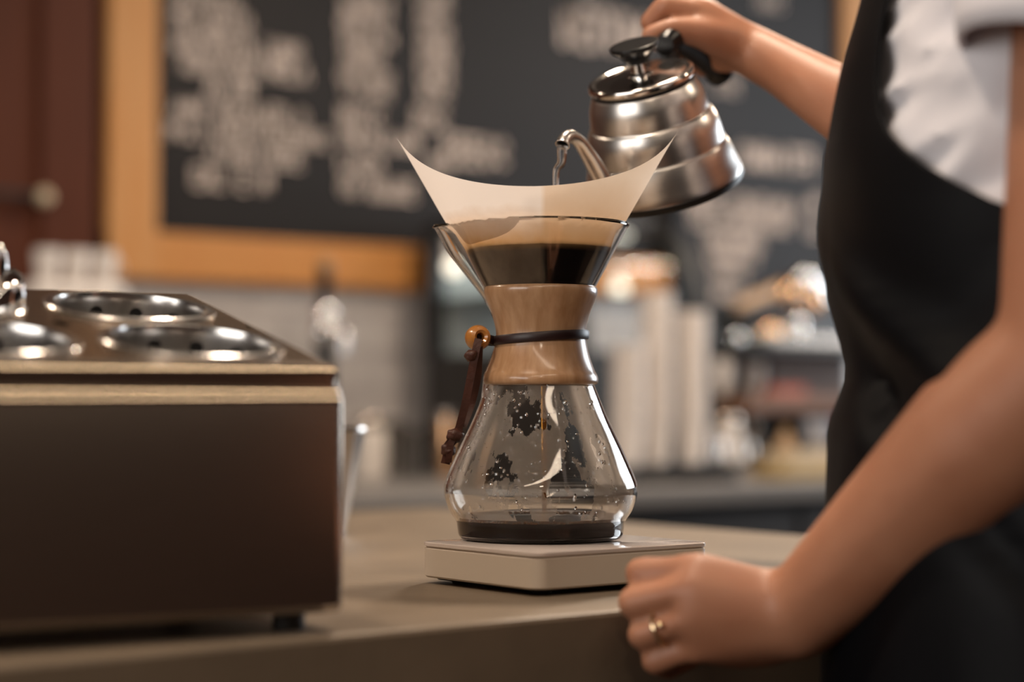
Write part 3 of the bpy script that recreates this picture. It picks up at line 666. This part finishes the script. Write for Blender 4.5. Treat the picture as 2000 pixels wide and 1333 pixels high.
# near (left) arm
sl_ = cw(.300, .965, .325); el = at(2105, 700, .955); wr = at(1556, 1206, 1.082)
mid = el.lerp(wr, .30); mid2 = el.lerp(wr, .62)
chain(bm, [(TC + Lv * .09 + UP * .285, .042), (sl_, .052), (sl_.lerp(el, .5) + RT * .004, .045), (el + RT * .004, .0425), (mid, .0425), (mid2, .0345), (wr, .0245)])
px = lambda *a: at(*a)
mc = [px(1364, 1112, 1.086), px(1352, 1152, 1.078), px(1350, 1208, 1.078), px(1368, 1262, 1.084)]
hull(bm, [(mc[0], .0105), (mc[1], .0112), (wr + (mc[0] - wr) * .15, .021), (wr, .0235)])
hull(bm, [(mc[1], .0112), (mc[2], .0106), (wr + (mc[1] - wr) * .15, .022), (wr, .0235)])
hull(bm, [(mc[2], .0106), (mc[3], .0096), (wr + (mc[3] - wr) * .12, .021), (wr, .0235)])
hull(bm, [(mc[3], .0105), (px(1440, 1262, 1.10), .014), (px(1500, 1240, 1.095), .019), (wr, .022)])
hull(bm, [(m + FW * .012, .010) for m in mc] + [(wr + FW * .004, .018)])
fing = [  # PIP, DIP, tip, radii
    (px(1252, 1121, 1.103), px(1278, 1136, 1.124), px(1330, 1140, 1.121), .0098, .0088, .0078),
    (px(1240, 1178, 1.094), px(1268, 1196, 1.116), px(1325, 1190, 1.116), .0104, .0092, .0082),
    (px(1256, 1240, 1.092), px(1286, 1252, 1.113), px(1338, 1236, 1.114), .0096, .0086, .0078),
    (px(1280, 1291, 1.094), px(1306, 1302, 1.112), px(1350, 1284, 1.112), .0086, .0078, .007)]
for m_, (a, b_, c_, r0, r1, r2) in zip(mc, fing):
    chain(bm, [(m_, r0 * 1.02), (m_.lerp(a, .5), r0 * .86), (a, r0 * .97), (b_, r1), (c_, r2)])
chain(bm, [(px(1500, 1165, 1.10), .015), (px(1430, 1140, 1.118), .0125), (px(1370, 1128, 1.130), .0098), (px(1318, 1124, 1.134), .0080)])
# far (right) arm
sr_ = TC - Lv * .150 + UP * .31; er = at(1840, 300, 1.385); wrr = at(1452, 92, 1.50)
chain(bm, [(TC - Lv * .09 + UP * .285, .042), (sr_, .052), (sr_.lerp(er, .5), .044), (er, .038), (at(1720, 240, 1.41), .034), (at(1618, 187, 1.44), .0262), (at(1530, 133, 1.475), .0218), (wrr, .0205)])
rm = [px(1362, 26, 1.478), px(1356, 14, 1.498), px(1358, 12, 1.518), px(1368, 22, 1.536)]
hull(bm, [(rm[0], .0125), (rm[1], .012), (wrr, .0195)]); hull(bm, [(rm[1], .012), (rm[2], .012), (wrr + FW * .006, .019)]); hull(bm, [(rm[2], .012), (rm[3], .0105), (wrr + FW * .012, .018)])
hull(bm, [(px(1412, 112, 1.512), .014), (px(1395, 60, 1.51), .018), (wrr, .019), (px(1420, 70, 1.49), .018)])
rf = [(px(1300, 14, 1.472), px(1272, 44, 1.480), px(1290, 84, 1.494), .0098, .0088, .008),
      (px(1308, 20, 1.500), px(1296, 72, 1.512), px(1322, 114, 1.503), .0100, .009, .0082),
      (px(1318, 30, 1.526), px(1316, 88, 1.532), px(1346, 124, 1.516), .0096, .0088, .008),
      (px(1340, 46, 1.546), px(1346, 102, 1.546), px(1372, 134, 1.530), .0086, .008, .0072)]
for m_, (a, b_, c_, r0, r1, r2) in zip(rm, rf):
    chain(bm, [(m_, r0 * 1.1), (a, r0), (b_, r1), (c_, r2)])
chain(bm, [(px(1425, 84, 1.485), .0165), (px(1372, 66, 1.468), .0122), (px(1312, 56, 1.458), .0098), (px(1268, 68, 1.457), .0082)])
def soften(o, par):
    inv = PM[par.name].inverted(); fp = []
    for m_, (a, b_, c_, *_r) in list(zip(mc, fing)) + list(zip(rm, rf)):
        for k in range(4, 11): fp.append(inv @ m_.lerp(a, k / 10))
        for k in range(7): fp += [inv @ a.lerp(b_, k / 6), inv @ b_.lerp(c_, k / 6)]
    from mathutils import kdtree
    kd = kdtree.KDTree(len(fp))
    for i, p in enumerate(fp): kd.insert(p, i)
    kd.balance(); b = bmesh.new(); b.from_mesh(o.data)
    vs = [v for v in b.verts if kd.find(v.co)[2] > .0125]
    for _ in range(26): bmesh.ops.smooth_vert(b, verts=vs, factor=.5, use_axis_x=True, use_axis_y=True, use_axis_z=True)
    b.to_mesh(o.data); b.free()
body = obj('body', bm, 'skin', person, True, True); remesh(body, .0021, 4); soften(body, person); body.data.materials.clear(); body.data.materials.append(M['skin'])
# ring
rc = mc[2].lerp(fing[2][0], .62); ax = (fing[2][0] - mc[2]).normalized(); e1 = ax.orthogonal().normalized(); e2 = ax.cross(e1); bm = bmesh.new(); rings = []
for k in range(33):
    a = 2 * PI * k / 32; c_ = rc + (e1 * math.cos(a) + e2 * math.sin(a)) * .0104; rd = (c_ - rc).normalized()
    rings.append([c_ + (rd * math.cos(2 * PI * j / 8) * .0008 + ax * math.sin(2 * PI * j / 8) * .0011) for j in range(8)])
grid(bm, rings, True); ball(bm, rc + (-FW * .9 - RT * .1 + UP * .25).normalized() * .0112, .0020, 2)
tag(obj('finger_ring', bm, 'gold'), 'thin gold ring with a small stone on a bent finger', 'ring')
# shirt
bm = bmesh.new(); rings = []
for i in range(118):
    z = -.12 + i * .0042; row = []
    for j in range(160):
        ph = 2 * PI * j / 160 - PI; x = ph * .15
        wv = noise.noise(Vector((x * 9 + z * 16, z * 38 - x * 16, 1))); w2 = noise.noise(Vector((x * 22 + z * 10, z * 60 - x * 40, 5)))
        row.append(torso_pt(z, ph, (-.003 if z > .09 else -.016) - .012 * abs(wv) - .002 * abs(w2) + .003))
    rings.append(row)
grid(bm, rings, True, True, True); obj('t_shirt', bm, 'shirt', person, True, True)
def sleeve(side_, a, b_, r0, r1, hemtilt):
    inner = TC + Lv * side_ * .045 + UP * .335 - Fv * .005
    path = [(inner, .046), (inner.lerp(a, .5) + UP * .006, .064), (a, r0), (a.lerp(b_, .35), r0 * .97), (a.lerp(b_, .7), (r0 + r1) / 2), (b_, r1)]
    cen = spline([p for p, r in path], 4); rad = [v.x for v in spline([(r, 0, 0) for p, r in path], 4)]; n = len(cen)
    bm = bmesh.new(); rings = []
    for i in range(n):
        ax = (cen[min(i + 1, n - 1)] - cen[max(i - 1, 0)]).normalized(); e1 = (Fv - ax * Fv.dot(ax)).normalized(); e2 = ax.cross(e1); f = i / (n - 1)
        rings.append([cen[i] + ax * (hemtilt * f * f * math.cos(2 * PI * j / 40)) + (e1 * math.cos(2 * PI * j / 40) + e2 * math.sin(2 * PI * j / 40)) * (rad[i] + .004 * noise.noise(Vector((math.cos(2 * PI * j / 40) * 2, math.sin(2 * PI * j / 40) * 2, f * 5 + 7)))) for j in range(40)])
    grid(bm, rings, True); o = obj('sleeve', bm, 'shirt', person, True, True); m_ = o.modifiers.new('s', 'SOLIDIFY'); m_.thickness = .003; return o
sleeve(1, sl_ + UP * .005, at(2120, 128, .955), .070, .0635, -.010); sleeve(-1, sr_ + UP * .005, sr_.lerp(er, .45), .070, .060, -.01)
# apron
def phimax(z):
    T = [(-.6, 1.9), (-.05, 1.9), (.06, 1.75), (.090, 1.42), (.102, 1.17), (.124, .86), (.145, .66), (.170, .57), (.2, .52), (.28, .47)]
    for (a, x), (b, y) in zip(T, T[1:]):
        if a <= z <= b: return x + (y - x) * (z - a) / (b - a)
    return T[-1][1]
bm = bmesh.new(); rings = []; zl = [-.52 + i * .01 for i in range(81)]
for z in zl:
    row = []; pm = phimax(z)
    for j in range(81):
        phi = -pm + 2 * pm * j / 80; x = phi * .15
        g = lambda c0, s_, wd, am: am * math.exp(-(((z - c0) - s_ * (x - .04)) / wd) ** 2)
        f = g(.075, -.55, .016, .012) + g(.035, -.75, .014, -.008) + g(.012, -.25, .010, -.005) + g(-.05, .6, .02, .004) + g(-.10, .9, .018, .005) + g(-.14, 1.1, .02, .006)
        f += .003 * noise.noise(Vector((x * 14, z * 9, 3))) + (.010 * max(0, -z - .05) * 4 * noise.noise(Vector((x * 26, z * 3, 9))) if z < -.05 else 0)
        row.append(torso_pt(z, phi, .005 + f * min(1, max(.15, (abs(phi) - .2) / .4)) * (1 if abs(phi) < 1.6 else .4)))
    rings.append(row)
grid(bm, rings, False); o = obj('apron', bm, 'apron', person, True, True); m_ = o.modifiers.new('s', 'SOLIDIFY'); m_.thickness = .0022; m_.offset = 1
o['label'] = 'black bib apron'
for s in (-1, 1):
    a = torso_pt(.275, s * .58, .006); strap([a, torso_pt(.33, s * .6, .010), TC + Lv * s * .075 + UP * .385, TC + Lv * s * .05 - Fv * .06 + UP * .40], .011, 'apron_strap', o, 'apron') if False else None
    P = [torso_pt(.265, s * .56, .008), torso_pt(.31, s * .55, .010), TC + Lv * s * .07 + Fv * .045 + UP * .385, TC + Lv * s * .06 - Fv * .05 + UP * .41]
    bm = tube(spline(P, 6), .010, 8, flat=.3); obj('apron_strap', bm, 'apron', o, True, True)
bm = bmesh.new()
hull(bm, [(TC + Lv * k * (bwid(z) - .075) + Fv * g + UP * z, .062) for k in (-1, 1) for z in (-.26, -.08) for g in (-.04, .02)], 3)
for k in (-1, 1): chain(bm, [(TC + Lv * k * .078 + UP * -.24 - Fv * .005, .080), (TC + Lv * k * .088 + UP * -.56 + Fv * .005, .060), (TC + Lv * k * .10 - UP * (CZ - .11) - Fv * .02, .048)])
o = obj('trousers', bm, 'trousers', person, True, True); remesh(o, .008, 4); o.data.materials.clear(); o.data.materials.append(M['trousers'])
bm = bmesh.new(); ball(bm, hd + UP * .035 - Fv * .03, .1, 3, (1, 1, 1)); bmesh.ops.delete(bm, geom=[v for v in bm.verts if (v.co - hd).dot(Fv) > .045 and v.co.z < hd.z + .085], context='VERTS'); ball(bm, hd - Fv * .13 + UP * .06, .04, 2)
obj('hair', bm, 'hair', person, True, True)

# ------------------------------------------------------------------ things along the back counter
def on_back(pxl, Y, z=BT):
    p = aty(pxl, 780, Y); return Vector((p.x, Y, z))
def depth(p): return p.dot(FW)
def hpx(p, n): return n * depth(p) / FPX
def zpy(p, py): return CZ + (780 - py) * depth(p) / FPX
def vessel(name, label, cat, p, r, h_, m, style='cup', group=None):
    t = thing(name, label, cat, p, group=group)
    if style == 'cup':
        obj('bowl', lathe(prof_spline([(r * .55, 0), (r * .72, h_ * .12), (r * .95, h_ * .6), (r, h_), (r * .93, h_), (r * .86, h_ * .6), (r * .5, h_ * .12), (.001, h_ * .1)], 3), 28, cap1=False), m, t)
        obj('handle', tube(spline([(r * .9, 0, h_ * .8), (r * 1.4, 0, h_ * .75), (r * 1.45, 0, h_ * .4), (r * .85, 0, h_ * .25)], 4), r * .09, 8), m, t)
    elif style == 'jar':
        obj('jar_body', lathe(prof_spline([(r * .9, 0), (r, h_ * .05), (r, h_ * .72), (r * .8, h_ * .82)], 3), 28), m, t)
        obj('lid', lathe([(r * .84, h_ * .82), (r * .86, h_ * .84), (r * .86, h_ * .98), (r * .8, h_)], 28), 'steel', t)
    elif style == 'can':
        obj('can_body', lathe([(r * .96, 0), (r, h_ * .03), (r, h_ * .86), (r * .97, h_ * .88)], 28), m, t)
        l = obj('lid', lathe([(r * 1.02, h_ * .88), (r * 1.02, h_ * .95), (r * .9, h_ * .97), (.001, h_ * .97)], 28, cap1=False), 'polish', t)
        obj('knob', lathe([(r * .15, h_ * .965), (r * .25, h_ * .99), (.001, h_)], 16, cap1=False), 'polish', l)
    elif style == 'tumbler':
        obj('glass', lathe([(r * .8, 0), (r, h_), (r * .93, h_), (r * .73, h_ * .06), (.001, h_ * .06)], 28, cap1=False), m, t)
    return t
p = on_back(722, 3.1); vessel('ceramic_jar', 'white ceramic jar with steel lid at the tiled wall', 'jar', p, hpx(p, 32), zpy(p, 815) - BT, 'white', 'jar')
for i, (x, top, Y) in enumerate(((772, 822, 3.15), (806, 838, 3.05), (842, 832, 3.15))):
    p = on_back(x, Y); vessel('water_glass', 'clear drinking glass in the row beside the white jar', 'glass', p, hpx(p, 17), zpy(p, top) - BT, 'tumbler', 'tumbler', 'drinking glasses at the tiled wall')
p = on_back(876, 3.0); vessel('copper_canister', 'small copper canister behind the glass coffee maker', 'canister', p, hpx(p, 20), zpy(p, 800) - BT, 'copper', 'can')
# tap
p = on_back(634, 3.0); t = thing('bar_tap', 'chrome bar tap with black handle in front of the tiles', 'tap', p)
zz = lambda py: zpy(p, py) - BT
obj('column', lathe([(.03, 0), (.03, .008), (.019, .014), (.018, zz(668)), (.012, zz(665))], 28), 'blackmetal', t)
obj('valve', lathe(prof_spline([(.012, zz(668)), (.021, zz(660)), (.022, zz(640)), (.017, zz(630)), (.020, zz(615)), (.016, zz(598)), (.009, zz(594))], 3), 28), 'chrome', t)
obj('handle', lathe(prof_spline([(.009, zz(594)), (.012, zz(560)), (.014, zz(530)), (.012, zz(522))], 3), 20), 'black', t)
obj('handle_cap', lathe([(.013, zz(523)), (.015, zz(518)), (.012, zz(506)), (.001, zz(504))], 20, cap1=False), 'tan', t)
obj('nozzle', tube(spline([(0, -.015, zz(645)), (0, -.05, zz(645)), (0, -.062, zz(660)), (0, -.064, zz(690))], 4), .007, 12), 'chrome', t)
# white machine with three cups
pa, pb = on_back(55, 3.05), on_back(238, 3.05); topz_ = zpy(pa, 548)
t = thing('white_warmer_cabinet', 'low white cup warmer box standing against the tiles', 'cup warmer', ((pa.x + pb.x) / 2, 3.12, BT)); wd = (pb.x - pa.x) / 2
obj('body', bx(-wd, wd, -.09, .12, .012, topz_ - BT, bev=.01), 'white', t, False); obj('front_panel', bx(-wd + .02, wd - .02, -.094, -.088, .03, topz_ - BT - .03, bev=.002), 'steel', t, False)
for sx in (-1, 1): obj('foot', bx(sx * (wd - .03) - .012, sx * (wd - .03) + .012, -.07, .1, 0, .013), 'rubber', t, False)
for x, wh in ((90, 'nearest the brown door'), (146, 'in the middle'), (200, 'nearest the chalkboard frame')):
    q_ = on_back(x, 3.08, topz_); vessel('white_mug', 'white mug in the row of three on the cup warmer, ' + wh, 'mug', q_, hpx(q_, 26), hpx(q_, 62), 'white', 'cup', 'white mugs on the cup warmer')

# curved glass display case
cx0 = aty(832, 600, 3.30).x; pr = on_back(1392, 2.80); cx1 = pr.x
ztop = zpy(on_back(1050, 2.95), 420); t = thing('display_case', 'black framed glass display case with curved front', 'display case', ((cx0 + cx1) / 2, 3.05, BT))
zB = zpy(on_back(1392, 2.8), 690)
curve = spline([(0, 2.80, zB), (0, 2.815, zB + .08), (0, 2.85, zB + .17), (0, 2.90, zB + .235), (0, 2.97, ztop)], 5)
obj('base', bx(cx0, cx1, 2.80, 3.30, BT, zB, bev=.004), 'blackmetal', t, False, True)
obj('top', bx(cx0, cx1, 2.95, 3.30, ztop - .012, ztop + .012, bev=.003), 'blackmetal', t, False, True)
obj('back_panel', bx(cx0 + .01, cx1 - .01, 3.28, 3.30, zB, ztop), 'casewall', t, False, True)
for x in (cx0 + .012, cx1 - .012):
    obj('curved_post', tube([Vector((x, v.y, v.z)) for v in curve], .014, 10), 'blackmetal', t, True, True)
obj('corner_post', bx(cx0 - .005, cx0 + .03, 3.27, 3.305, zB, ztop, bev=.003), 'blackmetal', t, False, True)
bm = bmesh.new(); grid(bm, [[(cx0 + .02, v.y, v.z), (cx1 - .02, v.y, v.z)] for v in curve], False); obj('front_glass', bm, 'casepane', t, True, True)
zm = (zB + ztop) / 2 - .02; obj('glass_shelf', bx(cx0 + .02, cx1 - .02, 2.95, 3.27, zm, zm + .008), 'tumbler', t, False, True)
obj('added_led_tube', tube([(cx0 + .03, 3.02, ztop - .02), (cx1 - .03, 3.02, ztop - .02)], .006, 10), 'led', t, True, True)  # tube and its light are added to brighten the case interior
d = bpy.data.lights.new('case_fill_light', 'AREA'); d.shape = 'RECTANGLE'; d.size = cx1 - cx0 - .06; d.size_y = .02; d.energy = 1.1; d.color = (.93, 1, .95)
o = bpy.data.objects.new('case_fill_light', d); COL.objects.link(o); o.location = ((cx0 + cx1) / 2 - t.location.x, 3.02 - t.location.y, ztop - .03 - t.location.z); o.parent = t
for x, py in ((1210, 565), (886, 522)):
    q_ = aty(x, py, 3.2); bm = bmesh.new(); ball(bm, q_, .018, 2); obj('led_lamp', bm, 'led', t, True, True)
    obj('led_socket', lathe([(.01, 0), (.01, .06)], 12, (q_.x, 3.21, q_.z)), 'white', t, True, True)

# paper cups on a dark tray
pt = on_back(1290, 2.62); zt = zpy(pt, 906)
a, b_ = on_back(1190, 2.62).x, on_back(1375, 2.62).x
t = thing('serving_tray', 'low dark stand under the stacks of paper cups', 'tray', ((a + b_) / 2, 2.63, BT)); hw = (b_ - a) / 2 + .03
obj('deck', bx(-hw, hw, -.09, .09, zt - BT - .012, zt - BT, bev=.003), 'blackmetal', t, False)
for sx in (-1, 1): obj('leg', bx(sx * (hw - .02) - .01, sx * (hw - .02) + .01, -.08, .08, 0, zt - BT - .011), 'blackmetal', t, False)
cr_, ch = .031, .082
bm = lathe([(cr_ * .72, .002), (cr_ * .72, 0), (cr_ * .74, 0), (cr_ * .97, ch - .004), (cr_ * .93, ch - .004), (cr_ * .71, .004), (.001, .004)], 24, cap0=False, cap1=False)
cup0 = obj('paper_cup', bm, 'paper'); rim0 = obj('rolled_rim', lathe([(cr_ * .94, ch - .004), (cr_ * 1.03, ch - .004), (cr_ * 1.03, ch), (cr_ * .94, ch)], 24, cap0=False, cap1=False), 'white', cup0)
tag(cup0, 'white paper cup', 'paper cup', 'stacked paper cups'); first = True; pitch = .0165
for x, top, Y, which in ((1226, 658, 2.60, 'shortest stack beside the glass coffee maker'), (1282, 570, 2.63, 'tallest stack on the dark stand'), (1350, 606, 2.62, 'stack nearest the wooden rack')):
    q_ = on_back(x, Y, zt); n = max(3, int((zpy(q_, top) - zt - ch) / pitch) + 1)
    for k in range(n):
        if first: o = cup0; first = False
        else:
            o = cup0.copy(); COL.objects.link(o); r_ = rim0.copy(); COL.objects.link(r_); r_.parent = o
        o.location = q_ + Vector((random.uniform(-.001, .001), random.uniform(-.001, .001), k * pitch)); o['label'] = ('white paper cup lying topmost on the ' if k == n - 1 else 'white paper cup standing lowest in the ' if k == 0 else 'white paper cup nested inside the ') + which

# wooden rack with machine and crockery
ra = cx1 + .015; rb = on_back(1800, 2.78).x; ry0, ry1 = 2.72, 3.1
rp = on_back(1500, 2.74); z1 = zpy(rp, 772); z2 = zpy(rp, 672)
t = thing('shelf_rack', 'brown wooden two level rack on the back counter', 'shelf', ((ra + rb) / 2, 2.9, BT))
obj('shelf_board', bx(ra, rb, ry0, ry1, z1 - hpx(rp, 34), z1, bev=.002), 'brownwood', t, False, True)
obj('shelf_board', bx(ra, rb, ry0, ry1, z2 - .014, z2, bev=.002), 'blackmetal', t, False, True)
obj('back_board', bx(ra, rb, ry1 - .015, ry1, BT, z2 - .014), 'darkwood', t, False, True)
for x in (ra + .01, rb - .03): obj('upright', bx(x, x + .02, ry0 + .26, ry1 - .015, BT, z2 - .014), 'blackmetal', t, False, True)
def rk(pxl, z, Y=2.80): q_ = aty(pxl, 780, Y); return Vector((q_.x, Y, z))
for x, w_, h_, Y, wh in ((1410, 28, 66, 2.79, 'nearest the paper cups'), (1442, 24, 76, 2.85, 'the tallest of three'), (1476, 26, 60, 2.79, 'nearest the wooden crate')):
    q_ = rk(x, z1, Y); vessel('espresso_cup', 'small white espresso cup on the wooden rack board, ' + wh, 'cup', q_, hpx(q_, w_ * .62), hpx(q_, h_), 'white', 'cup', 'espresso cups on the rack')
qa, qb = rk(1512, z1), rk(1660, z1); hh = hpx(qa, 76)
t = thing('wooden_crate', 'shallow brown wooden crate on the rack board', 'crate', ((qa.x + qb.x) / 2, 2.9, z1)); hw = (qb.x - qa.x) / 2
obj('bottom', bx(-hw, hw, -.08, .08, 0, .008), 'brownwood', t, False)
for k in range(2): obj('slat', bx(-hw, hw, -.09, -.08, .004 + k * hh * .52, .004 + k * hh * .52 + hh * .44), 'brownwood', t, False); obj('slat', bx(-hw, hw, .08, .09, .004 + k * hh * .52, .004 + k * hh * .52 + hh * .44), 'brownwood', t, False)
for s in (-1, 1): obj('end_board', bx(s * hw - .006, s * hw + .006, -.08, .08, 0, hh), 'brownwood', t, False)
q_ = rk(1530, z1, 2.76); t = thing('napkin_pile', 'small pile of red paper napkins in front of the crate', 'napkins', q_)
for k in range(3): obj('napkin', bx(-.045, .045, -.02, .02, k * .006, k * .006 + .005, bev=.001, seg=1), 'red', t, False)
# espresso machine on the rack
qa = rk(1500, z2, 2.86); t = thing('espresso_machine', 'dark espresso machine with chrome dials and wooden handled portafilter', 'espresso machine', qa)
mp_ = lambda pxl, py, Y: aty(pxl, py, Y)
a, b_ = mp_(1452, 640, 2.86).x, mp_(1720, 640, 2.86).x
obj('body', bx(a, b_, 2.86, 3.08, z2 + .004, zpy(rk(1560, z2), 600), bev=.01), 'blackmetal', t, False, True)
obj('drip_tray', bx(a - .02, b_, 2.76, 2.86, z2, z2 + .02, bev=.003), 'steel', t, False, True)
obj('cup_rail', tube(spline([mp_(1512, 585, 2.84), mp_(1560, 560, 2.80), mp_(1620, 556, 2.80), mp_(1680, 575, 2.84)], 5), .008, 10), 'chrome', t, True, True)
for x, py, r, m_ in ((1540, 574, .024, 'copper'), (1566, 545, .020, 'chrome'), (1584, 552, .026, 'chrome'), (1586, 590, .024, 'copper'), (1604, 580, .024, 'chrome'), (1558, 634, .018, 'chrome'), (1564, 660, .017, 'chrome'), (1500, 652, .022, 'copper'), (1438, 664, .018, 'chrome'), (1516, 652, .018, 'copper')):
    c_ = mp_(x, py, 2.80); bm = bmesh.new(); ball(bm, c_, r, 3, (1, .7, 1)); d_ = obj('dial', bm, m_, t, True, True)
    obj('dial_stem', tube([c_, c_ + Vector((0, .07, 0))], r * .4, 10), 'blackmetal', d_, True, True)
obj('portafilter_handle', tube([mp_(1440, 600, 2.76), mp_(1470, 588, 2.78), mp_(1530, 562, 2.82)], [.010, .014, .012], 12), 'tan', t, True, True)
obj('group_head', lathe([(.03, 0), (.035, .01), (.035, .05), (.02, .06)], 24, tuple(mp_(1545, 600, 2.83))), 'steel', t, True, True)
# below the rack
for x, w_, top, Y, nm, lab, m_ in ((1398, 15, 850, 2.62, 'steel_canister', 'narrow steel canister nearer the paper cups', 'polish'), (1457, 16, 858, 2.62, 'steel_canister', 'narrow steel canister nearer the yellow tray', 'polish')):
    q_ = on_back(x, Y); vessel(nm, lab, 'canister', q_, hpx(q_, w_), zpy(q_, top) - BT, m_, 'can')
q_ = on_back(1418, 2.74); vessel('tall_white_jar', 'tall white jar behind the steel canisters under the rack', 'jar', q_, hpx(q_, 30), zpy(q_, 812) - BT, 'white', 'jar')
q_ = on_back(1462, 2.86); vessel('tan_jar', 'tan pottery jar under the wooden rack', 'jar', q_, hpx(q_, 22), zpy(q_, 818) - BT, 'tan', 'jar')
qa, qb = on_back(1484, 2.6), on_back(1660, 2.6); t = thing('yellow_tray', 'shallow yellow tray at the edge of the back counter', 'tray', ((qa.x + qb.x) / 2, 2.6, BT)); hw = (qb.x - qa.x) / 2; hh = hpx(qa, 20)
obj('tray_base', bx(-hw, hw, -.06, .06, 0, .005), 'yellow', t, False)
for y in (-.06, .055): obj('tray_side', bx(-hw, hw, y, y + .005, .004, hh), 'yellow', t, False)
for x in (-hw, hw - .005): obj('tray_side', bx(x, x + .005, -.055, .055, .004, hh), 'yellow', t, False)
qa, qb = on_back(1520, 2.6), on_back(1630, 2.6); hb = zpy(qa, 882) - BT - .005
t = thing('beige_carton', 'beige cardboard carton standing in the yellow tray', 'carton', ((qa.x + qb.x) / 2, 2.6, BT + .005)); hw = (qb.x - qa.x) / 2
obj('carton_body', bx(-hw, hw, -.04, .04, 0, hb, bev=.002), 'beige', t, False); obj('carton_flap', bx(-hw, hw, -.041, 0, hb - .001, hb + .002), 'beige', t, False)
q_ = Vector((on_back(1534, 2.6).x, 2.6, BT + .007 + hb)); t = thing('tan_funnel', 'upturned tan wooden funnel on the beige carton', 'funnel', q_)
obj('cone', lathe([(.022, 0), (.021, .003), (.008, .03), (.007, .042)], 24), 'tan', t); obj('rim', lathe([(.022, 0), (.024, .001), (.024, .004), (.021, .004)], 24, cap0=False, cap1=False), 'tan', t)
q_ = Vector((on_back(1598, 2.6).x, 2.6, BT + .007 + hb)); vessel('milk_jug', 'blue grey jug on the beige carton', 'jug', q_, .028, .055, 'bluegrey', 'cup')
q_ = on_back(1640, 2.78); t = thing('syrup_bottle', 'dark bottle with pink cap under the rack', 'bottle', q_); hz = zpy(q_, 806) - BT
obj('bottle', lathe(prof_spline([(.022, 0), (.024, .004), (.024, hz * .6), (.010, hz * .75), (.009, hz * .85)], 3), 24), 'blackmetal', t); obj('cap', lathe([(.013, hz * .82), (.014, hz * .84), (.014, hz * .98), (.01, hz)], 20), 'pink', t)
